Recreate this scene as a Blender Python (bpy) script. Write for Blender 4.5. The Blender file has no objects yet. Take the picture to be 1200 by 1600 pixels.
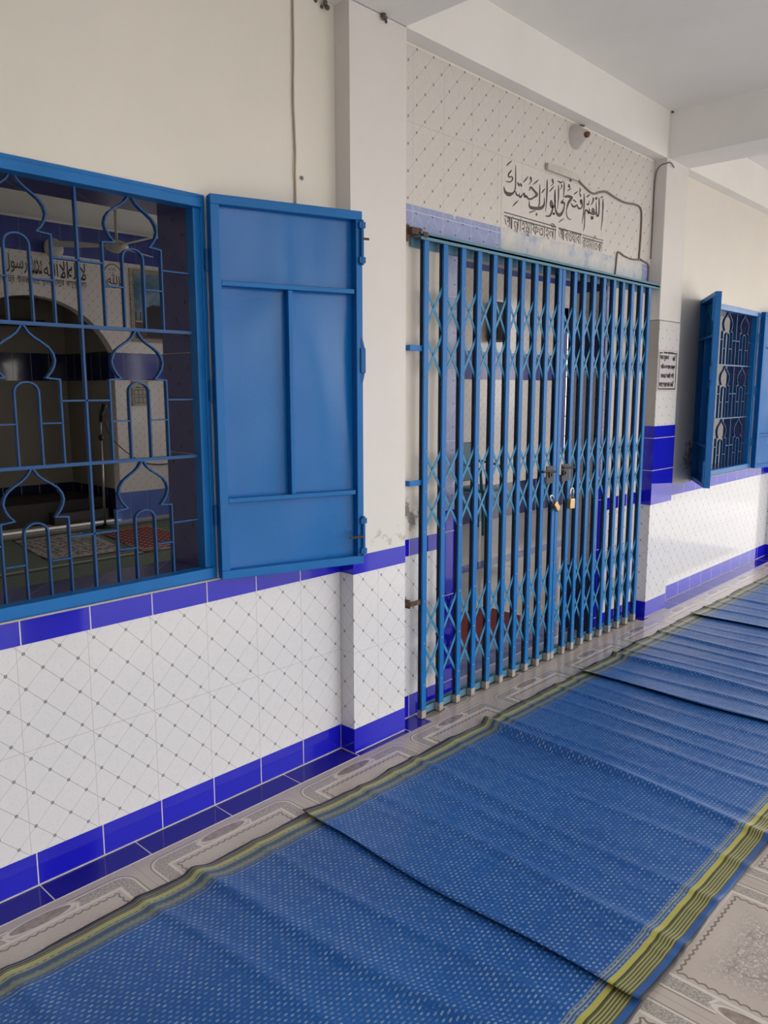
import bpy, math, random
from mathutils import Vector, Matrix
S = 0.8            # survey units -> metres
sc = bpy.context.scene
COL = sc.collection
random.seed(4)

# ------------------------------------------------------------------ camera
def setup_camera():
    yaw, pitch, roll = math.radians(46.7917), math.radians(-8.8217), math.radians(-0.0661)
    F = Vector((math.sin(yaw)*math.cos(pitch), math.cos(yaw)*math.cos(pitch), math.sin(pitch)))
    R = Vector((math.cos(yaw), -math.sin(yaw), 0)); U = R.cross(F)
    R2 = R*math.cos(roll)+U*math.sin(roll); U2 = -R*math.sin(roll)+U*math.cos(roll)
    cd = bpy.data.cameras.new('camera'); co = bpy.data.objects.new('camera', cd); COL.objects.link(co)
    m = Matrix((R2, U2, -F)).transposed().to_4x4()
    m.translation = Vector((-2.5248, -2.6649, 1.7517))*S
    co.matrix_world = m
    cd.sensor_fit = 'VERTICAL'; cd.sensor_height = 36.0; cd.lens = 1225.22*36/1600
    cd.clip_start = 0.02; cd.clip_end = 200
    sc.camera = co
setup_camera()

# ------------------------------------------------------------------ sky and exposure
def setup_world():
    w = bpy.data.worlds.new('overcast_sky'); sc.world = w; w.use_nodes = True
    nt = w.node_tree; nt.nodes.clear()
    out = nt.nodes.new('ShaderNodeOutputWorld'); bg = nt.nodes.new('ShaderNodeBackground')
    tc = nt.nodes.new('ShaderNodeTexCoord')
    def dotn(v):
        n = nt.nodes.new('ShaderNodeVectorMath'); n.operation = 'DOT_PRODUCT'; n.inputs[1].default_value = v
        nt.links.new(tc.outputs['Generated'], n.inputs[0]); return n.outputs['Value']
    def mr(src, a, b, c, d):
        n = nt.nodes.new('ShaderNodeMapRange'); n.interpolation_type = 'SMOOTHSTEP'
        for i, q in enumerate((a, b, c, d)): n.inputs[i+1].default_value = q
        nt.links.new(src, n.inputs[0]); return n.outputs[0]
    glow = mr(dotn((.80, -.52, .30)), -.2, 1., SKY_LOW, SKY_HIGH)        # thin cloud towards the hidden sun
    rmp = nt.nodes.new('ShaderNodeValToRGB')
    rmp.color_ramp.elements[0].position = 0.0; rmp.color_ramp.elements[0].color = (1.0, .96, .915, 1)
    rmp.color_ramp.elements[1].position = 1.0; rmp.color_ramp.elements[1].color = (.93, .95, .97, 1)
    nt.links.new(mr(dotn((0, 0, 1)), 0, .8, 0, 1), rmp.inputs[0])
    nt.links.new(rmp.outputs[0], bg.inputs[0]); nt.links.new(glow, bg.inputs[1])
    nt.links.new(bg.outputs[0], out.inputs[0])
SKY_LOW, SKY_HIGH = .78, 2.35
setup_world()
sc.view_settings.view_transform = 'Standard'; sc.view_settings.look = 'None'
sc.view_settings.gamma = 1.0; sc.view_settings.use_curve_mapping = False
sc.view_settings.exposure = 0.78
sc.cycles.max_bounces = 10; sc.cycles.diffuse_bounces = 6; sc.cycles.glossy_bounces = 4
sc.cycles.sample_clamp_indirect = 6.0

# ------------------------------------------------------------------ node maths
class E:
    def __init__(s, nt, v): s.nt = nt; s.v = v
    def _op(s, op, *a):
        n = s.nt.nodes.new('ShaderNodeMath'); n.operation = op
        for i, x in enumerate((s,)+a):
            x = x.v if isinstance(x, E) else x
            if isinstance(x, (int, float)): n.inputs[i].default_value = x
            else: s.nt.links.new(x, n.inputs[i])
        return E(s.nt, n.outputs[0])
    def __add__(s, o): return s._op('ADD', o)
    def __sub__(s, o): return s._op('SUBTRACT', o)
    def __mul__(s, o): return s._op('MULTIPLY', o)
    def __truediv__(s, o): return s._op('DIVIDE', o)
    def __rsub__(s, o): return s*-1.+o
    def __rmul__(s, o): return s*o
    def __radd__(s, o): return s+o
    def abs(s): return s._op('ABSOLUTE')
    def fr(s): return s._op('FRACT')
    def sqrt(s): return s._op('SQRT')
    def sin(s): return s._op('SINE')
    def lt(s, o): return s._op('LESS_THAN', o)
    def gt(s, o): return s._op('GREATER_THAN', o)
    def mx(s, o): return s._op('MAXIMUM', o)
    def mn(s, o): return s._op('MINIMUM', o)
    def fl(s): return s._op('FLOOR')
    def near(s, pitch):                     # distance to the closest multiple of pitch
        return ((s/pitch+0.5).fr()-0.5).abs()*pitch
    def between(s, a, b): return s.gt(a)*s.lt(b)

class M:
    """a material under construction"""
    def __init__(s, name):
        s.m = bpy.data.materials.new(name); s.m.use_nodes = True
        s.nt = s.m.node_tree; s.b = s.nt.nodes['Principled BSDF']
        tc = s.nt.nodes.new('ShaderNodeTexCoord'); vm = s.nt.nodes.new('ShaderNodeVectorMath'); vm.operation = 'SCALE'
        vm.inputs['Scale'].default_value = 1/S
        s.nt.links.new(tc.outputs['Object'], vm.inputs[0]); s.co = vm.outputs[0]
        sp = s.nt.nodes.new('ShaderNodeSeparateXYZ'); s.nt.links.new(s.co, sp.inputs[0])
        s.x, s.y, s.z = (E(s.nt, sp.outputs[i]) for i in range(3))
    def col(s, c):
        n = s.nt.nodes.new('ShaderNodeRGB'); n.outputs[0].default_value = (*c, 1); return n.outputs[0]
    def mix(s, f, a, b):
        n = s.nt.nodes.new('ShaderNodeMix'); n.data_type = 'RGBA'
        f = f.v if isinstance(f, E) else f
        if isinstance(f, (int, float)): n.inputs[0].default_value = f
        else: s.nt.links.new(f, n.inputs[0])
        for i, c in ((6, a), (7, b)):
            if isinstance(c, tuple): n.inputs[i].default_value = (*c, 1)
            else: s.nt.links.new(c, n.inputs[i])
        return n.outputs[2]
    def noise(s, scale, detail=3, rough=.5, stretch=None):
        n = s.nt.nodes.new('ShaderNodeTexNoise'); n.inputs['Scale'].default_value = scale
        n.inputs['Detail'].default_value = detail; n.inputs['Roughness'].default_value = rough
        src = s.co
        if stretch:
            mp = s.nt.nodes.new('ShaderNodeVectorMath'); mp.operation = 'MULTIPLY'; mp.inputs[1].default_value = stretch
            s.nt.links.new(s.co, mp.inputs[0]); src = mp.outputs[0]
        s.nt.links.new(src, n.inputs['Vector']); return E(s.nt, n.outputs[0])
    def ramp(s, f, a, b):
        n = s.nt.nodes.new('ShaderNodeMapRange'); n.inputs[1].default_value = a; n.inputs[2].default_value = b
        s.nt.links.new(f.v, n.inputs[0]); return E(s.nt, n.outputs[0])
    def done(s, color, rough=.5, metal=0., bump=None, strength=.3, dist=.002, spec=.5):
        if isinstance(color, tuple): s.b.inputs['Base Color'].default_value = (*color, 1)
        else: s.nt.links.new(color, s.b.inputs['Base Color'])
        if isinstance(rough, E): s.nt.links.new(rough.v, s.b.inputs['Roughness'])
        else: s.b.inputs['Roughness'].default_value = rough
        s.b.inputs['Metallic'].default_value = metal
        s.b.inputs['Specular IOR Level'].default_value = spec
        if bump is not None:
            n = s.nt.nodes.new('ShaderNodeBump'); n.inputs['Strength'].default_value = strength
            n.inputs['Distance'].default_value = dist
            s.nt.links.new(bump.v, n.inputs['Height']); s.nt.links.new(n.outputs[0], s.b.inputs['Normal'])
        return s.m

def plain(name, c, rough=.5, metal=0., nz=0.06, scale=12, bump=0.):
    m = M(name); n = m.noise(scale, 4)
    c2 = tuple(max(0, k*(1-nz*2)) for k in c)
    return m.done(m.mix(m.ramp(n, .35, .65), c2, c), rough, metal, n if bump else None, bump)

def trellis(m, u, z, p, dark_down=True):
    s_ = (u+z)/(2*p); t_ = (u-z)/(2*p); k = 2*p*.7071
    ds = ((s_+.5).fr()-.5).abs()*k; dt = ((t_+.5).fr()-.5).abs()*k
    r = (ds*ds+dt*dt).sqrt()
    strong, faint = (ds, dt) if dark_down else (dt, ds)
    return strong.lt(.0011), faint.lt(.0011), r.lt(.0062)*r.gt(.0022), r

def tile_wall(name, base=(.71, .70, .715), p=.0635, u0=-1.492, z0=.861, joint=.254, ju=-.2445, zj=(.509,), down=True,
              dot=(.21, .20, .21), line=(.36, .35, .36), faint=(.43, .42, .42), rough=.13, zpitch=None, patch=None):
    m = M(name); u = m.x-m.y
    a, b, d, r = trellis(m, u-u0, m.z-z0, p, down)
    bl = m.noise(26, 2)
    c = m.mix(m.ramp(bl, .3, .7), tuple(k*.975 for k in base), base)
    motif = m.noise(95, 2)
    c = m.mix(motif.gt(.60)*r.gt(.034)*0.16, c, tuple(k*.62 for k in base))
    c = m.mix(b*.7, c, faint); c = m.mix(a*.85, c, line); c = m.mix(d, c, dot)
    j = (u-ju).near(joint).lt(.0011)
    if zpitch: j = j.mx((m.z-zj[0]).near(zpitch).lt(.0012))
    else:
        for q in zj: j = j.mx((m.z-q).abs().lt(.0011))
    c = m.mix(j*.8, c, (.46, .43, .39))
    return m.done(c, rough, bump=(j*-1.0)+m.noise(6, 1)*.6, strength=.25, dist=.001)

def tile_flat(name, base, pitch_u=.25, u0=0., joints_z=(), rough=.06, grout=(.62, .58, .55), along='u', var=.08, gw=.0022, spec=.5, off=0.):
    m = M(name); u = (m.x-m.y) if along == 'u' else m.x
    c = m.mix(m.ramp(m.noise(3, 2), .35, .65), tuple(k*(1-var) for k in base), base)
    j = (u-u0).near(pitch_u).lt(gw) if pitch_u else (u*0.)
    for q in joints_z: j = j.mx((m.z-q).abs().lt(gw))
    c = m.mix(j, c, grout)
    return m.done(c, m.ramp(j, 0, 1)*.5+rough, bump=(j*-1.)+m.noise(5, 1)*.9, strength=.3, dist=.0012, spec=spec)

def make_plaster(name, base, stains=(), blot=.035):
    m = M(name)
    n = m.noise(1.4, 5, .6); n2 = m.noise(9, 5, .65)
    c = m.mix(m.ramp(n, .3, .7), tuple(k*(1-blot*2) for k in base), base)
    c = m.mix(m.ramp(n2, .62, .8)*.12, c, tuple(k*.7 for k in base))
    for (x0, x1, z0, z1, thr, col_) in stains:     # dirt of its own shape
        rx = (m.x-(x0+x1)/2).abs()/((x1-x0)/2); rz = (m.z-(z0+z1)/2).abs()/((z1-z0)/2)
        rr = (rx*rx+rz*rz)
        f = m.ramp(m.noise(14, 6, .7)-rr*.30, thr, thr+.10)
        c = m.mix(f*.75, c, col_)
    return m.done(c, .75, bump=m.noise(40, 4)+n2*2., strength=.18, dist=.002)

def blue_paint(name, base, rough=.3, lump=.35):
    m = M(name); n = m.noise(5, 3); w = m.noise(60, 4, .7)
    c = m.mix(m.ramp(n, .3, .7), tuple(k*.86 for k in base), base)
    c = m.mix(m.ramp(m.noise(34, 5, .7), .70, .78)*.7, c, (.25, .42, .55))
    return m.done(c, m.ramp(n, .2, .8)*.14+rough, bump=n*1.6+w*.25, strength=lump, dist=.003, spec=.28)

def m_sheet():
    m = M('wavy_enamelled_sheet'); n = m.noise(2.0, 1, .4, (1, 1, .6)); w = m.noise(60, 4, .7)
    c = m.mix(m.ramp(n, .3, .7), (.004, .13, .42), (.006, .16, .48))
    c = m.mix(m.ramp(m.noise(34, 5, .7), .72, .80)*.6, c, (.25, .42, .55))
    return m.done(c, m.ramp(m.noise(3.5, 3), .3, .7)*.14+.17, bump=n*9.+w*.05, strength=1., dist=.009, spec=.34)
BLUE = (.012, .012, .52)
mat = {}
mat['tile_low'] = tile_wall('trellis_tile_dado')
mat['tile_up'] = tile_wall('trellis_tile_over_gate', base=(.66, .62, .59), p=.0625, u0=.547, z0=3.366, joint=.2375, ju=.52, zj=(3.03,), down=False,
                           dot=(.20, .18, .18), line=(.42, .39, .38), faint=(.56, .53, .51), rough=.2)
mat['tile_plain'] = tile_wall('plain_inscription_tile', base=(.68, .64, .60), p=5., u0=2.9, z0=1.1, joint=.2375, ju=.52, zj=(3.03,), rough=.16)
mat['tile_pillar'] = tile_wall('dotted_pillar_tile', base=(.74, .72, .70), line=(.66, .64, .62), faint=(.68, .66, .64), zj=(1.86,), rough=.12, dot=(.3, .28, .27))
mat['tile_in'] = tile_wall('hall_wall_tile', base=(.74, .695, .68), p=.0635, u0=0, z0=.1, joint=.254, ju=0, zj=(.38,), zpitch=.381, line=(.42, .39, .39), faint=(.52, .49, .49), dot=(.16, .14, .15), rough=.14, down=False)
mat['base_blue'] = tile_flat('cobalt_skirting_tile', BLUE, .25, -.2445)
mat['far_blue'] = tile_flat('cobalt_far_tile', BLUE, .25, 4.016)
mat['pillar_blue'] = tile_flat('cobalt_pillar_tile', BLUE, 0, 0)
mat['block_blue'] = tile_flat('cobalt_block_tile', BLUE, 0, 0, joints_z=(1.392, 1.148))
mat['strip_blue'] = tile_flat('cobalt_floor_strip_tile', (.018, .015, .26), .374, -.374, along='x', rough=.05)
mat['band_in'] = tile_flat('hall_blue_band_tile', (.07, .09, .36), .254, 0, grout=(.2, .22, .4), rough=.10, var=.25)
mat['band_pale'] = tile_flat('hall_pale_blue_base_tile', (.14, .22, .62), .254, 0, grout=(.3, .36, .6), rough=.10, var=.15)
mat['navy_reveal'] = tile_wall('navy_reveal_tile', base=(.055, .055, .17), p=.0635, u0=0, z0=0, joint=.254, ju=0, zj=(1.5, 1.9), line=(.035, .035, .11), faint=(.045, .045, .14), dot=(.015, .015, .03), rough=.16)
mat['plaster'] = make_plaster('cream_plaster', (.76, .715, .645), stains=((.38, .62, .98, 1.25, .40, (.10, .09, .085)), (-.15, .55, .97, 1.10, .60, (.33, .31, .29)),
                              (3.85, 4.35, .97, 1.40, .38, (.10, .09, .085)), (.40, .55, 2.35, 2.6, .52, (.3, .27, .24))))
mat['pillar_plaster'] = make_plaster('white_pillar_plaster', (.72, .69, .66), stains=((.0, .5, .965, 1.12, .47, (.36, .34, .32)),))
mat['grey_plaster'] = make_plaster('bare_cement_render', (.46, .42, .39), blot=.07)
mat['ceiling'] = make_plaster('white_ceiling_paint', (.86, .84, .81))
mat['hall_ceiling'] = make_plaster('hall_ceiling_paint', (.76, .75, .70))
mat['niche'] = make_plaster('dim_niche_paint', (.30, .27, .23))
mat['paint'] = blue_paint('bright_blue_enamel', (.005, .155, .47))
mat['paint_dark'] = blue_paint('deep_blue_enamel', (.005, .115, .36), .34)
mat['sheet'] = m_sheet()
mat['grille_paint'] = blue_paint('navy_blue_enamel', (.006, .075, .24), .32)
mat['bar_back'] = blue_paint('shaded_bar_back_blue', (.018, .022, .045), .6)  # shade on the rear channels of the pickets is put into this colour
mat['lattice_paint'] = blue_paint('worn_pale_blue_enamel', (.05, .25, .46), .35, .2)

def m_splash():
    m = M('cement_splashed_tile'); u = m.x
    n = m.noise(7, 6, .7); n2 = m.noise(30, 5, .7)
    c = m.mix(m.ramp(n, .38, .6), (.40, .43, .56), (.60, .58, .53))
    c = m.mix(m.ramp(n2, .55, .7)*.5, c, (.42, .45, .42))
    c = m.mix(((u-.52).near(.2375).lt(.0016))*.6, c, (.36, .37, .36))
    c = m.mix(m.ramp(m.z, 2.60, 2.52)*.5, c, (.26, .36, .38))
    return m.done(c, m.ramp(n, .3, .7)*.4+.15, bump=n2, strength=.3, dist=.002)
mat['splash'] = m_splash()

def m_pale():
    m = M('pale_blue_trellis_tile'); u = m.x-m.y
    a, b, d, r = trellis(m, u-.547, m.z-2.616, .0625, True)
    c = m.mix(m.ramp(m.noise(8, 3), .3, .7), (.27, .31, .52), (.33, .37, .60))
    c = m.mix(a.mx(b)*.7, c, (.55, .58, .72)); c = m.mix(d, c, (.05, .05, .12))
    c = m.mix((u-.52).near(.2375).lt(.0014), c, (.55, .57, .68))
    c = m.mix((m.z-1.86).near(.381).lt(.0014), c, (.62, .64, .74))
    c = m.mix(m.ramp(m.noise(11, 6, .75), .60, .64)*.9, c, (.66, .64, .62))
    return m.done(c, .2, bump=m.noise(20, 3), strength=.15)
mat['pale'] = m_pale()

def m_floor():
    m = M('ornate_beige_floor_tile'); T = .735
    nearw = m.y.gt(-1.0)
    vy = m.y+.13+(nearw*-1.+1.)*1.595
    tx = (m.x+1.574)/T+.5; ty = vy/T
    a = (tx.fr()-.5)*T; b = (ty.fr()-.5)*T
    aa = a.abs(); ab = b.abs(); d = aa.mx(ab); o = aa.mn(ab)     # d: towards the tile edge, o: along it
    base = m.mix(m.ramp(m.noise(3.5, 4), .3, .7), (.43, .365, .325), (.49, .425, .38))
    gran = m.mix(m.ramp(m.noise(130, 3, .7), .40, .62), (.25, .225, .20), (.46, .415, .37))
    # rounded outer frame
    cx = (aa-.272).mx(0.); cy = (ab-.272).mx(0.); rd = (cx*cx+cy*cy).sqrt()+.272
    rdm = rd.mx(d)
    c = m.mix(rdm.lt(.327)*d.gt(.272)*o.gt(.125), base, gran)
    white = (.60, .55, .50); brown = (.20, .165, .14)
    c = m.mix((rdm-.327).abs().lt(.0035)*o.gt(.10), c, white)
    c = m.mix((rdm-.335).abs().lt(.0018)*o.gt(.10), c, brown)
    c = m.mix((d-.268).abs().lt(.006), c, white)
    c = m.mix(d.between(.272, .305)*((o-.112)-(d-.272)*.5).abs().lt(.005), c, white)
    sc_ = (o*104.).sin().abs()*.008
    c = m.mix((d-.250+sc_).abs().lt(.0038), c, brown)
    # medallion
    e = ((o/.105)*(o/.105)+((d-.305)/.026)*((d-.305)/.026)).sqrt()
    c = m.mix(e.lt(1.0), c, m.mix(m.ramp(m.noise(40, 3), .35, .65), (.22, .175, .15), (.33, .27, .24)))
    c = m.mix((e-1.07).abs().lt(.09), c, white)
    # scattered leaf work of the centre
    leaf = m.noise(60, 4, .75); big = m.noise(9, 2)
    inside = m.ramp(d, .215, .13)
    c = m.mix(((leaf-.5).abs().lt(.035))*inside*.8, c, (.27, .235, .215))
    c = m.mix(((leaf-.60).abs().lt(.02))*inside*.9, c, (.62, .58, .54))
    c = m.mix(((big-.5).abs().lt(.012))*d.lt(.15)*.6, c, (.26, .22, .20))
    j = ((T/2)-d).lt(.0012)
    c = m.mix(j*.7, c, (.28, .24, .21))
    # dirt along the gate
    g = m.ramp(m.y, -.10, -.03)*m.x.between(.5, 3.15)
    c = m.mix(g*m.ramp(m.noise(12, 5, .7), .3, .6)*.8, c, (.17, .14, .12))
    return m.done(c, m.ramp(m.noise(5, 4), .3, .7)*.10+.14, bump=j*-1., strength=.2, dist=.001)
mat['floor'] = m_floor()

def m_hall_floor():
    m = M('white_hall_floor_tile')
    c = m.mix(m.ramp(m.noise(3, 3), .3, .7), (.74, .715, .70), (.80, .775, .755))
    j = (m.x-.1).near(.48).lt(.0015).mx((m.y-.15).near(.48).lt(.0015))
    c = m.mix(j*.8, c, (.36, .34, .33))
    c = m.mix(m.y.between(1.85, 2.05), c, (.20, .27, .62))
    c = m.mix(m.y.between(.16, .47), c, m.mix(m.ramp(m.noise(9, 4), .35, .65), (.12, .16, .36), (.22, .28, .52)))
    c = m.mix(m.y.between(.06, .14), c, (.42, .46, .66))
    c = m.mix(m.y.lt(.055), c, (.16, .14, .13))
    return m.done(c, .10, bump=j*-1., strength=.2, dist=.001)
mat['hall_floor'] = m_hall_floor()

def m_mat(near_end=0.):
    m = M('woven_blue_plastic_mat')
    y = m.y-1.08                                  # metres across the corridor, mat origin sits mid width
    px, py = .024, .0155
    row = (y/py).fl(); odd = (row*.5).fr()
    u = ((m.x+m.noise(3, 1)*.01)/px+odd).fr()-.5; v = (y/py).fr()-.5
    dash = u.abs().lt(.25)*v.abs().lt(.20)
    n = m.noise(1.2, 4, .6); fine = m.noise(70, 3)
    c = m.mix(m.ramp(n, .3, .7), (.008, .080, .30), (.014, .115, .39))
    weave = ((m.x/px*2).near(1.).lt(.09)).mx((y/py).near(1.).lt(.10))
    c = m.mix(weave*.45, c, (.010, .04, .15))
    c = m.mix(dash*m.ramp(m.noise(34, 3), .34, .62)*.95, c, (.22, .32, .46))
    ywl = (.30, .28, .075); olv = (.13, .13, .06); pal = (.30, .31, .20); dk = (.012, .035, .10)
    def band(c, a, b, colr, f=1.): return m.mix(y.between(a, b)*f, c, colr)
    # far (open side) border
    lines = (y*620.).sin().gt(.1)
    c = band(c, -1.694, -1.689, pal, .6); c = band(c, -1.704, -1.698, pal, .8); c = band(c, -1.713, -1.708, pal, .6)
    c = band(c, -1.738, -1.719, (.42, .38, .09)); c = band(c, -1.743, -1.738, (.05, .06, .03))
    c = m.mix(y.between(-1.798, -1.743), c, m.mix(lines, (.09, .09, .04), (.34, .33, .13)))
    c = band(c, -1.819, -1.798, (.03, .10, .30)); c = band(c, -1.9, -1.819, (.035, .03, .035))
    # wall side border
    c = m.mix(y.between(-.385, -.30), c, m.mix(lines, (.20, .19, .09), dk))
    c = band(c, -.392, -.373, (.40, .37, .12), .9); c = band(c, -.404, -.396, (.25, .25, .12)); c = band(c, -.425, -.404, (.05, .09, .14))
    c = band(c, -.450, -.427, (.19, .19, .10), .8); c = band(c, -.440, -.435, ywl, .5); c = band(c, -.462, -.456, olv, .8); c = band(c, -.475, -.470, pal, .4)
    c = band(c, -.348, -.30, (.035, .022, .018))
    c = m.mix(m.ramp(m.noise(45, 4, .8), .70, .78)*.5, c, (.30, .30, .16))
    return m.done(c, m.ramp(n, .2, .8)*.12+.33, bump=dash+fine*.6+weave*-.8, strength=.35, dist=.0015, spec=.30)
mat['mat'] = m_mat()

mat['metal'] = plain('galvanised_steel', (.35, .36, .37), .35, .8)
mat['rust'] = plain('rusty_iron', (.16, .09, .06), .8, .2, .3, 40, .5)
mat['black'] = plain('black_plastic', (.006, .006, .007), .45)
mat['ink'] = plain('dark_grey_sign_paint', (.075, .062, .058), .45, nz=.03)
mat['ink_black'] = plain('black_sign_paint', (.010, .010, .011), .5)
mat['brass'] = plain('worn_brass', (.62, .42, .22), .3, .85)
mat['chrome'] = plain('bright_shackle_steel', (.72, .70, .68), .18, .95)
mat['white_plastic'] = plain('aged_white_plastic', (.62, .58, .55), .35)
mat['cream_plastic'] = plain('cream_duct_plastic', (.58, .54, .48), .45)
mat['bakelite'] = plain('brown_bakelite', (.16, .06, .035), .35)
mat['cable'] = plain('dusty_brown_cable', (.20, .16, .14), .6)
mat['beige_cable'] = plain('beige_cable', (.42, .34, .24), .6)
mat['fan_white'] = plain('cream_fan_enamel', (.50, .47, .43), .35)
mat['track'] = blue_paint('scuffed_track_enamel', (.12, .26, .36), .5, .6)
mat['shoe'] = plain('cement_scuffed_bar_foot', (.40, .36, .33), .8, nz=.15, scale=30)
mat['threshold'] = plain('dark_threshold_groove', (.035, .025, .025), .5)
mat['courtyard'] = plain('pale_concrete_yard', (.74, .70, .64), .85)
mat['teal'] = plain('teal_plastic', (.015, .12, .19), .35)
mat['speaker'] = plain('black_speaker_cloth', (.008, .008, .009), .8)
mat['speaker_teal'] = plain('dark_teal_cabinet', (.008, .025, .04), .6)

def m_green():
    m = M('sage_green_carpet')
    n = m.noise(30, 4)
    c = m.mix(m.ramp(n, .3, .7), (.085, .115, .085), (.12, .155, .115))
    ln = (m.y-4.93).abs().lt(.022).mx((m.y-6.75).abs().lt(.02)).mx((m.y-3.1).abs().lt(.02))
    lw = (m.y-5.03).abs().lt(.022).mx((m.y-6.85).abs().lt(.02)).mx((m.y-3.2).abs().lt(.02))
    c = m.mix(ln, c, (.012, .012, .012)); c = m.mix(lw, c, (.40, .38, .35))
    return m.done(c, .95, bump=n, strength=.4)
mat['green'] = m_green()

def m_rug(name, a, b, cc, border, sx, sy):
    m = M(name); u = m.x; v = m.y
    n = m.noise(16, 4, .7)
    c = m.mix(m.ramp(n, .42, .55), a, b)
    dots = (u.near(.09).lt(.017))*(v.near(.09).lt(.017))
    c = m.mix(dots, c, cc)
    e = (u.abs()/sx).mx(v.abs()/sy)
    c = m.mix(e.between(.78, .83), c, cc); c = m.mix(e.between(.90, .94), c, cc); c = m.mix(e.gt(.94), c, border)
    return m.done(c, .95, bump=m.noise(90, 2), strength=.3)

# ------------------------------------------------------------------ mesh building
BASE = {}
class MB:
    def __init__(s): s.v = []; s.f = []; s.mi = []; s.cur = 0
    def quad(s, pts):
        i = len(s.v); s.v += [tuple(p) for p in pts]; s.f.append(tuple(range(i, i+len(pts)))); s.mi.append(s.cur); return s
    def box(s, x0, x1, y0, y1, z0, z1, fn=None):
        i = len(s.v)
        P = [(x0,y0,z0),(x1,y0,z0),(x1,y1,z0),(x0,y1,z0),(x0,y0,z1),(x1,y0,z1),(x1,y1,z1),(x0,y1,z1)]
        if fn: P = [fn(*p) for p in P]
        s.v += P
        for q in ((0,3,2,1),(4,5,6,7),(0,1,5,4),(1,2,6,5),(2,3,7,6),(3,0,4,7)):
            s.f.append(tuple(i+k for k in q)); s.mi.append(s.cur)
        return s
    def prism(s, poly, fn0, fn1):
        """poly: outline; fn0/fn1 map an outline point to the two faces"""
        n = len(poly); i = len(s.v)
        s.v += [fn0(*p) for p in poly]+[fn1(*p) for p in poly]
        s.f.append(tuple(range(i+n-1, i-1, -1))); s.mi.append(s.cur)
        s.f.append(tuple(range(i+n, i+2*n))); s.mi.append(s.cur)
        for k in range(n):
            s.f.append((i+k, i+(k+1)%n, i+n+(k+1)%n, i+n+k)); s.mi.append(s.cur)
        return s
    def ribbon(s, pts, y0, y1, w, closed=False):
        """flat bar of width w along pts=(x,z) in the wall plane, between depths y0 and y1"""
        n = len(pts); L = []; R = []
        for i in range(n):
            a = pts[i-1] if (i > 0 or closed) else pts[i]; b = pts[(i+1) % n] if (i < n-1 or closed) else pts[i]
            d0 = Vector((pts[i][0]-a[0], pts[i][1]-a[1])); d1 = Vector((b[0]-pts[i][0], b[1]-pts[i][1]))
            if d0.length < 1e-9: d0 = d1
            if d1.length < 1e-9: d1 = d0
            d0.normalize(); d1.normalize(); t = d0+d1
            if t.length < 1e-6: t = d0.copy()
            t.normalize(); nn = Vector((-t.y, t.x)); k = 1/max(.55, nn.dot(Vector((-d0.y, d0.x))))
            L.append((pts[i][0]+nn.x*w/2*k, pts[i][1]+nn.y*w/2*k)); R.append((pts[i][0]-nn.x*w/2*k, pts[i][1]-nn.y*w/2*k))
        i0 = len(s.v)
        for l, r in zip(L, R):
            s.v += [(l[0], y0, l[1]), (r[0], y0, r[1]), (r[0], y1, r[1]), (l[0], y1, l[1])]
        m = n if closed else n-1
        for i in range(m):
            a = i0+4*i; b = i0+4*((i+1) % n)
            for k in range(4): s.f.append((a+k, a+(k+1) % 4, b+(k+1) % 4, b+k)); s.mi.append(s.cur)
        if not closed:
            s.f.append((i0+3, i0+2, i0+1, i0)); s.mi.append(s.cur)
            e = i0+4*(n-1); s.f.append((e, e+1, e+2, e+3)); s.mi.append(s.cur)
        return s
    def tube(s, pts, r, n=8, caps=True):
        pts = [Vector(p) for p in pts]; rs = r if isinstance(r, (list, tuple)) else [r]*len(pts)
        i0 = len(s.v); up = None
        for i, p in enumerate(pts):
            t = (pts[min(i+1, len(pts)-1)]-pts[max(i-1, 0)]).normalized()
            if up is None:
                up = Vector((0, 0, 1)) if abs(t.z) < .9 else Vector((1, 0, 0))
            a = (up-t*up.dot(t)).normalized(); b = t.cross(a); up = a
            for k in range(n):
                q = 2*math.pi*k/n; s.v.append(tuple(p+(a*math.cos(q)+b*math.sin(q))*rs[i]))
        for i in range(len(pts)-1):
            for k in range(n):
                a = i0+i*n+k; b = i0+i*n+(k+1) % n; s.f.append((a, b, b+n, a+n)); s.mi.append(s.cur)
        if caps:
            s.f.append(tuple(i0+k for k in range(n-1, -1, -1))); s.mi.append(s.cur)
            e = i0+(len(pts)-1)*n; s.f.append(tuple(e+k for k in range(n))); s.mi.append(s.cur)
        return s
    def lathe(s, c, axis, prof, n=24):
        """prof: (distance along axis, radius)"""
        ax = Vector(axis).normalized()
        return s.tube_axis(Vector(c), ax, prof, n)
    def tube_axis(s, c, ax, prof, n):
        a = (Vector((0, 0, 1)) if abs(ax.z) < .9 else Vector((1, 0, 0))); a = (a-ax*a.dot(ax)).normalized(); b = ax.cross(a)
        i0 = len(s.v)
        for (t, r) in prof:
            for k in range(n):
                q = 2*math.pi*k/n; s.v.append(tuple(c+ax*t+(a*math.cos(q)+b*math.sin(q))*max(r, 1e-4)))
        for i in range(len(prof)-1):
            for k in range(n):
                p = i0+i*n+k; q = i0+i*n+(k+1) % n; s.f.append((p, q, q+n, p+n)); s.mi.append(s.cur)
        s.f.append(tuple(i0+k for k in range(n-1, -1, -1))); s.mi.append(s.cur)
        e = i0+(len(prof)-1)*n; s.f.append(tuple(e+k for k in range(n))); s.mi.append(s.cur)
        return s
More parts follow.
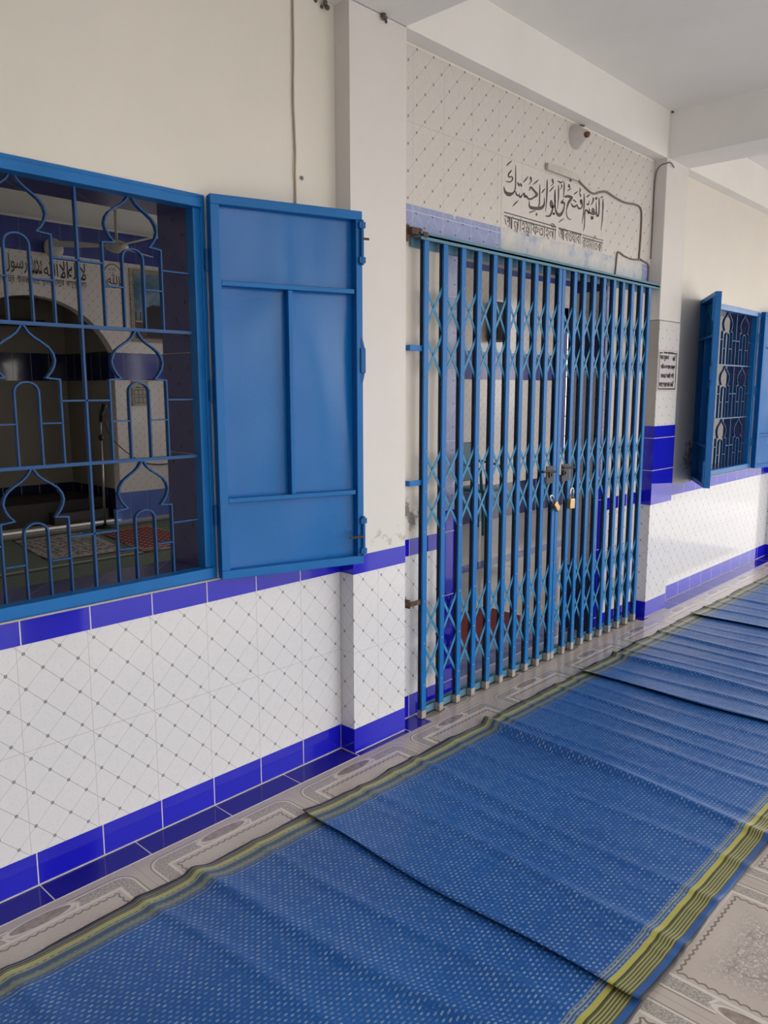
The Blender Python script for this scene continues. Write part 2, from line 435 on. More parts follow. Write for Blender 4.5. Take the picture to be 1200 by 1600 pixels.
    def build(s, name, m, parent=None, at=None, bevel=0, smooth=False, seg=2):
        """parent: the thing this is a part of; at: origin of a thing that is one mesh"""
        b = Vector(BASE[parent.name]) if parent else Vector(at or (0, 0, 0))
        me = bpy.data.meshes.new(name)
        me.from_pydata([tuple((Vector(v)-b)*S) for v in s.v], [], s.f)
        for x in (m if isinstance(m, (list, tuple)) else [m]): me.materials.append(x)
        for p, k in zip(me.polygons, s.mi): p.material_index = k; p.use_smooth = smooth
        me.update()
        o = bpy.data.objects.new(name, me); COL.objects.link(o)
        if parent: o.parent = parent
        else: o.location = b*S
        BASE[o.name] = tuple(b)
        if bevel:
            bv = o.modifiers.new('soft_edges', 'BEVEL'); bv.width = bevel*S; bv.segments = seg; bv.limit_method = 'ANGLE'
        return o

def thing(name, label, cat, at, group=None):
    o = bpy.data.objects.new(name, None); COL.objects.link(o); o.location = Vector(at)*S
    o.empty_display_size = .05
    BASE[o.name] = tuple(at); return tag(o, label, cat, group)
def tag(o, label, cat, group=None):
    o['label'] = label; o['category'] = cat
    if group: o['group'] = group
    return o
def struct(mb, name, m, parent=None, **k):
    o = mb.build(name, m, parent, **k)
    if not parent: o['kind'] = 'structure'
    return o

def glyphs(mb, body, x0, x1, z0, z1, y, keep=False, side=1):
    """flat lettering in the wall plane, fitted to the rectangle"""
    cu = bpy.data.curves.new('lettering', 'FONT'); cu.body = body; cu.resolution_u = 3
    ob = bpy.data.objects.new('lettering', cu); COL.objects.link(ob)
    bpy.context.view_layer.update()
    me = ob.to_mesh()
    V = [(v.co.x, v.co.y) for v in me.vertices]
    if V:
        ax, bx = min(v[0] for v in V), max(v[0] for v in V); ay, by = min(v[1] for v in V), max(v[1] for v in V)
        i = len(mb.v)
        mb.v += [(x0+(v[0]-ax)/(bx-ax)*(x1-x0), y, z0+(v[1]-ay)/(by-ay)*(z1-z0)) for v in V]
        for p in me.polygons: mb.f.append(tuple(i+k for k in p.vertices)); mb.mi.append(mb.cur)
    ob.to_mesh_clear(); bpy.data.objects.remove(ob); bpy.data.curves.remove(cu)
    return mb

# ================================================================== THE SETTING
PW = .366; PY = -.094
W1 = (-2.115, -.70); W2 = (4.17, 5.575)
FZ0, FZ1 = .989, 2.49
OP = [(W1[0]+.045, W1[1]-.045, 1.03, 2.45), (.888, 2.53, -.1, 2.50), (W2[0]+.045, W2[1]-.045, 1.03, 2.45), (6.9, 8.9, 1.03, 2.9)]  # the last opening is out of view, added to light the hall
ZB, ZS, ZT = .1245, .894, .982
b = MB(); xs = -7.0
for (x0, x1, z0, z1) in OP:
    b.box(xs, x0, 0, .25, ZT, 3.84)
    if z0 > ZT: b.box(x0, x1, 0, .25, ZT, z0)
    b.box(x0, x1, 0, .25, z1, 3.84); xs = x1
b.box(xs, 10.2, 0, .25, ZT, 3.84)
struct(b, 'wall_front', mat['plaster'])
b = MB().box(-7, .888, 0, .25, 0, ZT).box(2.53, 10.2, 0, .25, 0, ZT)
struct(b, 'wall_front_dado', mat['tile_low'])
# skirting and sill bands of cobalt tile
t = .004
struct(MB().box(-7, 0, -t, 0, 0, ZB), 'baseboard_left', mat['base_blue'])
struct(MB().box(PW, .766, -t, 0, 0, ZB).box(2.63, 3.174, -t, 0, 0, ZB), 'baseboard_gate', mat['base_blue'])
struct(MB().box(3.54, 6.25, -t, 0, 0, ZB), 'baseboard_right', mat['far_blue'])
struct(MB().box(-7, 0, -t, 0, ZS, ZT), 'trim_1', mat['base_blue'])
struct(MB().box(PW, .766, -t, 0, ZS, ZT).box(2.63, 3.174, -t, 0, ZS, ZT), 'trim_2', mat['base_blue'])
struct(MB().box(3.54, 6.25, -t, 0, ZS, ZT), 'trim_3', mat['far_blue'])
lip = plain('pale_mortar_lip', (.50, .46, .42), .9, bump=.4)
struct(MB().box(W1[0]-.1, W1[1]+.03, -.012, 0, ZT, .9885).box(W2[0]-.05, W2[1]+.03, -.012, 0, ZT, .9885), 'trim_4', lip)
gr_ = MB().box(-7, -.005, -.0075, -t, .0015, .0065).box(.005, PW-.005, PY-.0055, PY-.002, .0015, .006).box(-.0065, -.004, PY, 0, .0015, .006)
gr_.box(PW, .766, -.0075, -t, .0015, .006).box(3.55, 6.25, -.0075, -t, .0015, .006).box(3.16, 3.54, PY-.0055, PY-.002, .0015, .005)
gr_.box(-.006, -.0045, -.0055, -.004, 0, ZB).box(-7, 0, -.130, -.127, 0, .0022)
struct(gr_, 'trim_grout', plain('white_grout', (.60, .56, .53), .8))
# borders round the gate opening
struct(MB().box(.766, .888, -.005, 0, 0, 1.10).box(2.53, 2.63, -.005, 0, 0, 1.10), 'trim_5', tile_flat('cobalt_jamb_tile', BLUE, 0, 0, joints_z=(.115, .62, .98)))
struct(MB().box(.78, .888, -.005, 0, 1.10, 2.50).box(2.53, 2.63, -.005, 0, 1.10, 2.50), 'trim_6', mat['pale'])
struct(MB().box(.764, .78, -.006, 0, 0, 2.5), 'trim_7', lip)
# tiled field over the gate
struct(MB().box(PW, 3.174, -.006, 0, 2.652, 3.372), 'trim_8', mat['tile_up'])
struct(MB().box(1.262, 2.47, -.0075, -.006, 2.655, 3.028), 'trim_9', mat['tile_plain'])
struct(MB().box(PW, 1.262, -.006, 0, 2.515, 2.652).box(3.03, 3.174, -.006, 0, 2.515, 2.652), 'trim_10', mat['pale'])
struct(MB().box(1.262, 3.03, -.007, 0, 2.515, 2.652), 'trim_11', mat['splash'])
# reveals
rv = MB()
for (x0, x1, z0, z1) in (OP[0], OP[2]):
    rv.box(x0, x0+.004, .035, .25, z0, z1).box(x1-.004, x1, .035, .25, z0, z1).box(x0, x1, .035, .25, z0, z0+.004).box(x0, x1, .035, .25, z1-.004, z1)
struct(rv, 'trim_12', mat['navy_reveal'])
struct(MB().box(2.525, 2.53, .0, .25, .48, 1.89).box(2.525, 2.53, 0, .25, 2.2, 2.42).box(.888, .893, 0, .25, .48, 2.42), 'trim_13', mat['tile_in'])
struct(MB().box(2.524, 2.53, .0, .25, 0, .48).box(2.524, 2.53, 0, .25, 1.89, 2.2).box(2.524, 2.53, 0, .25, 2.42, 2.5), 'trim_14', tile_flat('navy_band_tile', (.03, .035, .16), .254, 0))

# pillars
def pillar(x, name, tall=False):
    x1 = x+PW
    if not tall:
        struct(MB().box(x, x1, PY, 0, ZT, 3.70), 'wall_'+name, mat['pillar_plaster'])
        struct(MB().box(x, x1, PY, 0, ZB, ZS), 'wall_'+name+'_dado', mat['tile_low'])
        struct(MB().box(x-.001, x1+.001, PY-.002, 0, ZS, ZT), 'trim_'+name, mat['pillar_blue'])
        struct(MB().box(x-.001, x1+.001, PY-.002, 0, 0, ZB), 'baseboard_'+name, mat['pillar_blue'])
    else:
        struct(MB().box(x, x1, PY, 0, 1.483, 2.26), 'wall_'+name, mat['grey_plaster'])
        struct(MB().box(x+.001, x1, PY-.003, PY, 1.483, 2.255), 'trim_'+name+'_tile', mat['tile_pillar'])
        struct(MB().box(x-.012, x1, PY-.004, 0, 2.262, 3.70), 'wall_'+name+'_top', mat['pillar_plaster'], bevel=.006)
        struct(MB().box(x, x1, PY, 0, ZB, .885), 'wall_'+name+'_dado', mat['tile_low'])
        struct(MB().box(x-.004, x1+.004, PY-.006, 0, .885, 1.483), 'trim_'+name, mat['block_blue'])
        struct(MB().box(x-.001, x1+.001, PY-.002, 0, 0, ZB), 'baseboard_'+name, mat['pillar_blue'])
pillar(0, 'pillar_near')
pillar(3.174, 'pillar_middle', True)
pillar(6.25, 'pillar_far')
pillar(-3.2, 'pillar_behind')

# beams, ceiling, floors
struct(MB().box(-7, 10.2, PY, .0, 3.385, 3.70), 'trim_wall_beam', mat['ceiling'])
cb = MB()
for x in (-3.2, 0, 3.19, 6.25, 9.4): cb.box(x, x+.36, -3.5, PY, 3.387, 3.70)
struct(cb, 'ceiling_beams', mat['ceiling'])
struct(MB().box(-7, 10.2, -3.9, 0, 3.70, 3.86), 'ceiling', mat['ceiling'])
struct(MB().box(-7, 10.2, -3.86, -3.5, 3.2, 3.70), 'trim_outer_beam', mat['ceiling'])
oc = MB()
for x in (-3.2, 0, 3.19, 6.25, 9.4): oc.box(x, x+.36, -3.86, -3.5, 0, 3.2)
struct(oc, 'wall_outer_columns', mat['pillar_plaster'])
struct(MB().box(-7, 10.2, -3.9, .02, -.15, 0), 'floor', mat['floor'])
struct(MB().box(-3.2, 10.2, .02, 7.2, -.15, 0), 'floor_hall', mat['hall_floor'])
struct(MB().box(-60, 60, -60, -3.9, -.5, -.3).box(10.2, 60, -3.9, 60, -.5, -.3).box(-60, -3.2, .25, 60, -.5, -.3).box(-3.2, 10.2, 8.9, 60, -.5, -.3).box(4.4, 10.2, 7.2, 8.9, -.5, -.3), 'floor_courtyard', mat['courtyard'])
st = MB().box(-7, 0, -.128, 0, 0, .0015).box(0, PW, -.128, PY, 0, .0015).box(PW, .545, -.128, 0, 0, .0015)
st.box(3.08, 3.174, -.128, 0, 0, .0015).box(3.54, 6.25, -.135, 0, 0, .0015)
struct(st, 'trim_floor_strip', mat['strip_blue'])
struct(MB().box(.60, 3.1, -.042, -.036, 0, .045).box(.60, 3.1, -.012, -.004, 0, .045).box(.6, 3.1, -.042, -.004, 0, .006), 'trim_gate_track', mat['track'])
struct(MB().box(.49, 3.165, -.085, -.004, 2.492, 2.502).box(.49, 3.165, -.085, -.079, 2.478, 2.515).box(.49, 3.165, -.018, -.012, 2.45, 2.492), 'trim_gate_channel', mat['track'])
# left end of the corridor is walled
hl = MB().box(-7.2, -7, -3.9, .25, 0, 3.86)
struct(hl, 'wall_left', mat['plaster'])
struct(MB().box(-7, -2.9, -3.86, -3.6, 0, 3.2), 'wall_light_block', mat['plaster'])  # unseen solid stretch added to hold back light from the left
struct(MB().box(-3.2, -3.05, .25, 7.35, 0, 3.86), 'wall_hall_left', mat['plaster'])

# hall
HZ = 3.82
struct(MB().box(-3.2, 10.2, .25, 8.9, HZ, HZ+.1), 'ceiling_hall', mat['hall_ceiling'])
AX, AR, AC, AH = 1.72, 1.135, 1.77, 1.022       # mihrab arch
def arch_pts(n=22):
    a0 = math.asin((2.266-AC)/AR); return [(AX+AR*math.cos(a0+(math.pi-2*a0)*k/n), AC+AR*math.sin(a0+(math.pi-2*a0)*k/n)) for k in range(n+1)]
def back_wall(mb, z0, z1, y0, y1):
    """qibla wall piece between two heights with the arch cut out"""
    P = [(AX+AH, 0), ]+arch_pts()+[(AX-AH, 0)]
    def cut(z):                                     # half opening at height z
        if z <= 2.266: return AH
        if z >= AC+AR: return 0
        return math.sqrt(AR*AR-(z-AC)**2)
    N = max(1, int((z1-z0)/.03)) if z1 > 2.26 and z0 < 2.95 else 1
    for k in range(N):
        a = z0+(z1-z0)*k/N; c_ = z0+(z1-z0)*(k+1)/N; ca, cc = cut(a+1e-6), cut(c_-1e-6 if c_ > 2.3 else c_)
        if ca <= 0 and cc <= 0: mb.box(-3.1, 4.2, y0, y1, a, c_); continue
        mb.prism([(-3.1, a), (AX-ca, a), (AX-cc, c_), (-3.1, c_)], lambda x, z: (x, y0, z), lambda x, z: (x, y1, z))
        mb.prism([(AX+ca, a), (4.2, a), (4.2, c_), (AX+cc, c_)], lambda x, z: (x, y0, z), lambda x, z: (x, y1, z))
b = MB(); back_wall(b, .375, 1.89, 7.2, 7.35); back_wall(b, 2.25, 3.42, 7.2, 7.35)
struct(b, 'wall_back', mat['tile_in'])
b = MB(); back_wall(b, 1.89, 2.25, 7.2, 7.35); back_wall(b, 3.42, 3.80, 7.2, 7.35); 
struct(b, 'trim_hall_bands', mat['band_in'])
b = MB(); back_wall(b, 0, .375, 7.2, 7.35); struct(b, 'baseboard_hall', mat['band_pale'])
struct(MB().box(-3.1, 4.2, 7.19, 7.2, 3.795, HZ), 'trim_hall_cornice', mat['hall_ceiling'])
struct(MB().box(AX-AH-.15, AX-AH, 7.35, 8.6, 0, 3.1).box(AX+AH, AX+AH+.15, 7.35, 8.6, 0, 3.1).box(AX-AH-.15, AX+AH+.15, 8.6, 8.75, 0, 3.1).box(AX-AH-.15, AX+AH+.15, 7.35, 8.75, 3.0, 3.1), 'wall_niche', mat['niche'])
struct(MB().box(AX-AH, AX+AH, 8.585, 8.6, 1.89, 2.27).box(AX+AH-.01, AX+AH, 7.35, 8.6, 1.89, 2.27), 'trim_niche_band', tile_flat('niche_navy_tile', (.012, .015, .07), .254, 0))
struct(MB().box(AX-AH, AX+AH, 8.585, 8.6, 0, .42).box(AX+AH-.01, AX+AH, 7.35, 8.6, 0, .42), 'baseboard_niche', tile_flat('niche_base_tile', (.010, .012, .05), .254, 0))
struct(MB().box(-3.2, 4.2, 7.35, 8.9, -.15, 0), 'floor_niche', mat['hall_floor'])
# the hall steps forward behind the gate
WX0, WX1, WZ0, WZ1 = 7.78, 8.56, .80, 2.95          # lit window
OPN = [(4.30, 5.32, .50, 3.25), (WX0, WX1, WZ0, WZ1), (8.78, 10.05, .50, 3.25)]  # first and last are unseen openings added to brighten the hall
def cut_wall(mb, z0, z1):
    cuts = sorted({z0, z1}|{z for o in OPN for z in o[2:] if z0 < z < z1})
    for a, c in zip(cuts, cuts[1:]):
        x = 4.2
        for (p, q, lo, hi) in OPN:
            if lo <= a+1e-6 and hi >= c-1e-6: mb.box(x, p, 3.55, 3.70, a, c); x = q
        mb.box(x, 10.2, 3.55, 3.70, a, c)
b = MB(); cut_wall(b, .47, 1.89); cut_wall(b, 2.25, 3.27); struct(b, 'wall_back_right', mat['tile_in'])
b = MB(); cut_wall(b, 1.89, 2.25)
b.box(4.2, 8.18, 3.55, 3.70, 3.27, 3.70).box(8.36, 10.2, 3.55, 3.70, 3.27, 3.70).box(8.18, 8.36, 3.55, 3.7, 3.44, 3.7).box(4.2, 10.2, 3.55, 3.7, 3.70, HZ)
struct(b, 'trim_right_bands', mat['band_in'])
struct(MB().box(4.2, 10.2, 3.55, 3.70, 0, .47), 'baseboard_right_hall', tile_flat('hall_navy_base_tile', (.02, .028, .12), .254, 0))
struct(MB().box(4.2, 4.35, 3.70, 4.1, 0, HZ).box(4.2, 4.35, 6.9, 7.35, 0, HZ).box(4.2, 4.35, 4.1, 6.9, 0, .5).box(4.2, 4.35, 4.1, 6.9, 3.4, HZ), 'wall_step', mat['tile_in'])  # wide opening out of view, added to bring light onto the back wall
struct(MB().box(10.2, 10.35, -.1, .3, 0, 3.86).box(10.2, 10.35, 1.35, 2.55, 0, 3.86).box(10.2, 10.35, .3, 3.7, 3.4, 3.86).box(10.2, 10.35, 3.55, 3.7, 0, 3.86), 'wall_right', mat['plaster'])  # unseen gaps in this wall are added to let more daylight in
# hall window with blue frame and bars, daylight outside
wf = MB()
for (x0, x1, z0, z1) in ((WX0, WX0+.30, WZ0, WZ1), (WX1-.05, WX1, WZ0, WZ1), (WX0, WX1, WZ0, WZ0+.05), (WX0, WX1, 2.62, WZ1)):
    wf.box(x0, x1, 3.53, 3.62, z0, z1)
hw = struct(wf, 'window_3', blue_paint('hall_window_enamel', (.012, .05, .28)))
hb = MB()
for z in (1.05, 1.35, 1.65, 1.95, 2.12, 2.35): hb.box(WX0+.3, WX1-.05, 3.58, 3.59, z, z+.014)
for x in (8.2, 8.33): hb.box(x, x+.012, 3.58, 3.59, WZ0, 2.62)
struct(hb, 'window_bars', mat['paint_dark'], parent=hw)

# window frames
def window(n, w):
    x0, x1 = w; b = MB()
    for (a0, a1, c0, c1) in ((x0, x1, FZ1-.02, FZ1), (x0, x1, FZ0, FZ0+.02), (x0, x0+.02, FZ0+.02, FZ1-.02), (x1-.02, x1, FZ0+.02, FZ1-.02)):
        b.box(a0, a1, -.010, .03, c0, c1)
    i = .018; f = .033
    b.box(x1-i-f, x1-i, -.004, .046, FZ0+i+f, FZ1-i-f)
    for (a0, a1, c0, c1) in ((x0+i, x1-i, FZ1-i-f, FZ1-i), (x0+i, x1-i, FZ0+i*.4, FZ0+i*.4+f+.01), (x0+i, x0+i+f, FZ0+i+f, FZ1-i-f)):
        b.box(a0, a1, -.024, .036, c0, c1)
    o = struct(b, 'window_%d' % n, mat['paint'], bevel=.002)
    return o
window(1, W1); window(2, W2)

# ================================================================== THINGS
# ---- window grilles with onion domes
def dome(xc, zt):
    """outline of one onion dome standing on its walls (right half then mirrored)"""
    R_ = [(0, 0), (.008, -.012), (.020, -.030), (.038, -.045), (.062, -.060), (.084, -.076), (.098, -.096), (.1035, -.118), (.098, -.140), (.086, -.160), (.070, -.178)]
    out = [(xc-x, zt+z) for x, z in reversed(R_)]+[(xc+x, zt+z) for x, z in R_[1:]]
    return [(xc-.116, zt-.479), (xc-.116, zt-.183)]+out+[(xc+.116, zt-.183), (xc+.116, zt-.479)]
def grille(w, label):
    x1 = w[1]; Y0, Y1 = .024, .036; bw = .0115
    bw = .0055; Y0, Y1 = .022, .042
    g = thing('window_grille', label, 'window grille', ((w[0]+w[1])/2, .03, FZ0+.04))
    cs = [x1-.293-.4145*k for k in range(3)]; rows = (2.452, 1.973, 1.494)
    for zt in rows:
        for xc in cs:
            pts = dome(xc, zt); zb = zt-.479
            if zt == 1.494: zb = 1.036; pts[0] = (pts[0][0], zb); pts[-1] = (pts[-1][0], zb)
            MB().ribbon(pts, Y0, Y1, bw).build('dome_outline', mat['grille_paint'], g)
            arc = [(xc-.041, zb)]+[(xc-.041*math.cos(math.pi*k/10), zt-.226+.034*math.sin(math.pi*k/10)) for k in range(11)]+[(xc+.041, zb)]
            m_ = MB().ribbon(arc, Y0, Y1, bw)
            m_.ribbon([(xc-.116, zt-.332), (xc-.041, zt-.332)], Y0, Y1, bw*.9).ribbon([(xc+.041, zt-.332), (xc+.116, zt-.332)], Y0, Y1, bw*.9)
            m_.build('arch_bar', mat['grille_paint'], g)
    for k in range(2):
        xm = (cs[k]+cs[k+1])/2
        m_ = MB().box(xm-bw*.7, xm+bw*.7, Y0, Y1, 1.035, 2.452)
        for zt in rows: m_.box(cs[k+1]+.116, cs[k]-.116, Y0, Y1, zt-.259, zt-.253)
        m_.build('upright_bar', mat['grille_paint'], g)
    for zt in rows[1:]: MB().box(w[0]+.05, x1-.05, Y0-.003, Y1, zt-.006, zt+.006).build('cross_bar', mat['grille_paint'], g)
    for zt in rows:
        for (a, c) in ((cs[0]+.116, x1-.045), (w[0]+.045, cs[-1]-.116)): MB().box(a, c, Y0, Y1, zt-.259, zt-.253).build('side_link', mat['grille_paint'], g)
grille(W1, 'blue iron grille of onion domes and arches in the near window at left edge')
grille(W2, 'blue iron dome grille in the far window beyond the square pillar')

# ---- shutters
def shutter(hinge, tip, label, flip=False):
    hx, hy = hinge; d = Vector((tip[0]-hx, tip[1]-hy, 0)); L = .647; d.normalize()
    n = Vector((d.y, -d.x, 0)) if not flip else Vector((-d.y, d.x, 0))     # towards the viewed side
    z0, z1 = .991, 2.487
    fn = lambda u, v, z: tuple(Vector((hx, hy, 0))+d*u+n*v+Vector((0, 0, z)))
    t_ = thing('window_shutter', label, 'shutter', (hx, hy, z0))
    MB().box(.01, L-.01, -.003, .001, z0+.01, z1-.01, fn).build('steel_panel', mat['sheet'], t_)
    f = MB(); fw = .036
    f.box(0, L, -.004, .044, z1-fw, z1, fn).box(0, L, -.004, .044, z0, z0+fw, fn)
    f.box(0, fw, -.004, .044, z0+fw, z1-fw, fn).box(L-fw+.006, L, -.004, .044, z0+fw, z1-fw, fn)
    f.build('outer_frame', mat['paint'], t_, bevel=.003)
    MB().box(fw, L-fw, 0, .040, 2.152, 2.172, fn).build('rail', mat['paint'], t_, bevel=.003)
    MB().box(fw, L-fw, 0, .040, 1.302, 1.322, fn).build('rail', mat['paint'], t_, bevel=.003)
    MB().box(.309, .329, 0, .044, 1.323, 2.150, fn).build('mullion', mat['paint'], t_, bevel=.003)
    P = lambda u, v, z: fn(u, v, z)
    MB().box(L-.014, L+.010, .026, .052, 1.825, 1.930, fn).prism([(L-.016, 1.775), (L-.002, 1.775), (L+.010, 1.825), (L-.014, 1.825)], lambda u, z: P(u, .030, z), lambda u, z: P(u, .044, z)).prism([(L-.014, 1.93), (L+.010, 1.93), (L-.002, 1.975), (L-.016, 1.975)], lambda u, z: P(u, .030, z), lambda u, z: P(u, .044, z)).build('handle', mat['paint_dark'], t_, bevel=.003)
    for (a, c, pin) in ((2.27, 2.45, 2.375), (1.03, 1.205, 1.115)):
        bo = MB().tube([P(L-.006, .052, a), P(L-.006, .052, c)], .008, 8)
        for zz in (a+.02, c-.02): bo.box(L-.02, L+.008, .040, .058, zz-.012, zz+.012, fn)
        bo.build('bolt', mat['paint_dark'], t_)
        MB().tube([P(L-.006, .056, pin), P(L+.022 if a > 2 else L-.075, .060, pin)], .005, 6).build('bolt_pin', mat['rust'], t_)
    for zz in (1.25, 1.75, 2.25): MB().tube([P(-.006, .0, zz-.04), P(-.006, .0, zz+.04)], .009, 8).build('hinge', mat['paint_dark'], t_)
shutter((-.700, -.022), (-.085, -.222), 'large blue steel shutter folded back beside the near window, against the white pillar')
shutter((4.205, -.022), (3.655, -.35), 'blue steel shutter standing out from the far window, seen edge on past the square pillar')
shutter((5.575, -.022), (6.18, -.20), 'glare-washed blue shutter at the right edge of the picture, right leaf of the far window')

# ---- collapsible gate, two leaves
LC = [.540, .690, .840, .979, 1.121, 1.261, 1.397, 1.535, 1.665, 1.800]
RC = [1.842, 1.982, 2.100, 2.228, 2.357, 2.497, 2.627, 2.765, 2.900, 3.030]
TIERS = [(2.275, 2.045, 1.816), (1.445, 1.236, 1.025), (.655, .423, .192)]
def leaf(C_, label, side):
    g = thing('collapsible_gate', label, 'gate', ((C_[0]+C_[-1])/2, -.06, .01), 'two leaves of the folding gate')
    w = .017
    for i, x in enumerate(C_):
        m_ = MB(); zt = 2.482; zb = .05 if x < 1.7 else .055
        m_.cur = 0
        m_.box(x-w, x+w, -.078, -.074, zb, zt).box(x-w, x-w+.004, -.074, -.068, zb, zt).box(x+w-.004, x+w, -.074, -.068, zb, zt)
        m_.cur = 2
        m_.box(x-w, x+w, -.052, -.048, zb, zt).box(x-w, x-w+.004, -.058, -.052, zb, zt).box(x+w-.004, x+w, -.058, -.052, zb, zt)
        m_.cur = 0
        for z in (zb+.02, 2.46): m_.box(x-w*.6, x+w*.6, -.075, -.050, z-.01, z+.01)
        m_.cur = 1
        m_.box(x-w, x+w, -.079, -.047, .006, zb)
        for T in TIERS:
            for z in T: m_.tube([(x, -.080, z), (x, -.076, z)], .005, 6)
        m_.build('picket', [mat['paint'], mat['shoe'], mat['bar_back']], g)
    n = len(C_)
    for T in TIERS:
        z2, z1, z0 = T; e = .030
        for i in range(n):
            for sgn, ya, yb in ((1, -.0670, -.0640), (-1, -.0625, -.0595)):
                P = []
                lo, hi = (i-sgn, i+sgn)
                if 0 <= lo < n: P += [(C_[lo]+.004*sgn, z0-e-.012), (C_[lo], z0-e*.2)]
                P += [(C_[i], z1)]
                if 0 <= hi < n: P += [(C_[hi], z2+e*.2), (C_[hi]-.004*sgn, z2+e+.012)]
                MB().ribbon(P, ya, yb, .0155).build('lattice_strip', mat['lattice_paint'], g)
    return g
gl = leaf(LC, 'left leaf of the blue folding gate, from the white pillar to the padlocks', 0)
gr = leaf(RC, 'right leaf of the blue folding gate, from the padlocks to the square pillar', 1)
for z in (1.959, 1.284):
    MB().box(.43, .53, -.066, -.060, z-.014, z+.014).box(.43, .436, -.062, -.002, z-.014, z+.014).build('wall_bracket', mat['paint'], gl, bevel=.002)
MB().box(.44, .53, -.066, -.058, .64, .665).box(.44, .447, -.06, -.003, .63, .675).build('wall_bracket', mat['rust'], gl)
# hasps
def hasp(g, x0, x1, z, hole):
    m_ = MB().box(x0, x1, -.088, -.082, z-.060, z+.050)
    m_.lathe((hole, -.089, z-.005), (0, -1, 0), [(0, .020), (.006, .020), (.006, .012), (.001, .011)], 14)
    m_.build('hasp_plate', mat['black'], g)
hasp(gl, 1.690, 1.775, 1.235, 1.735)
hasp(gr, 1.872, 1.965, 1.235, 1.90)
MB().tube([(1.64, -.09, 1.255), (1.80, -.09, 1.245)], .007, 8).build('slide_bolt', mat['black'], gl)
MB().tube([(1.88, -.09, 1.265), (2.03, -.09, 1.255)], .007, 8).build('slide_bolt', mat['black'], gr)
def padlock(label, c, tilt, wid):
    """body hangs from its shackle; c = top of the shackle"""
    cx, cy, cz = c
    t_ = thing('padlock', label, 'padlock', c)
    ca, sa = math.cos(tilt), math.sin(tilt)
    fn = lambda u, v, z: (cx+u*ca-z*sa*-1, cy+v, cz+z*ca-u*sa)
    MB().box(-wid/2, wid/2, -.014, .014, -.135, -.068, fn).build('lock_body', mat['brass'], t_, bevel=.006)
    r = wid*.34
    pts = [fn(-r, 0, -.072)]+[fn(-r*math.cos(math.pi*k/10), 0, -.022+.022*math.sin(math.pi*k/10)) for k in range(11)]+[fn(r, 0, -.072)]
    MB().tube(pts, .0055, 8).build('shackle', mat['chrome'], t_, smooth=True)
padlock('brass padlock hanging tilted, left of the pair on the gate', (1.725, -.100, 1.10), -.75, .040)
padlock('brass padlock hanging straight, right of the pair on the gate', (1.985, -.100, 1.125), .05, .060)

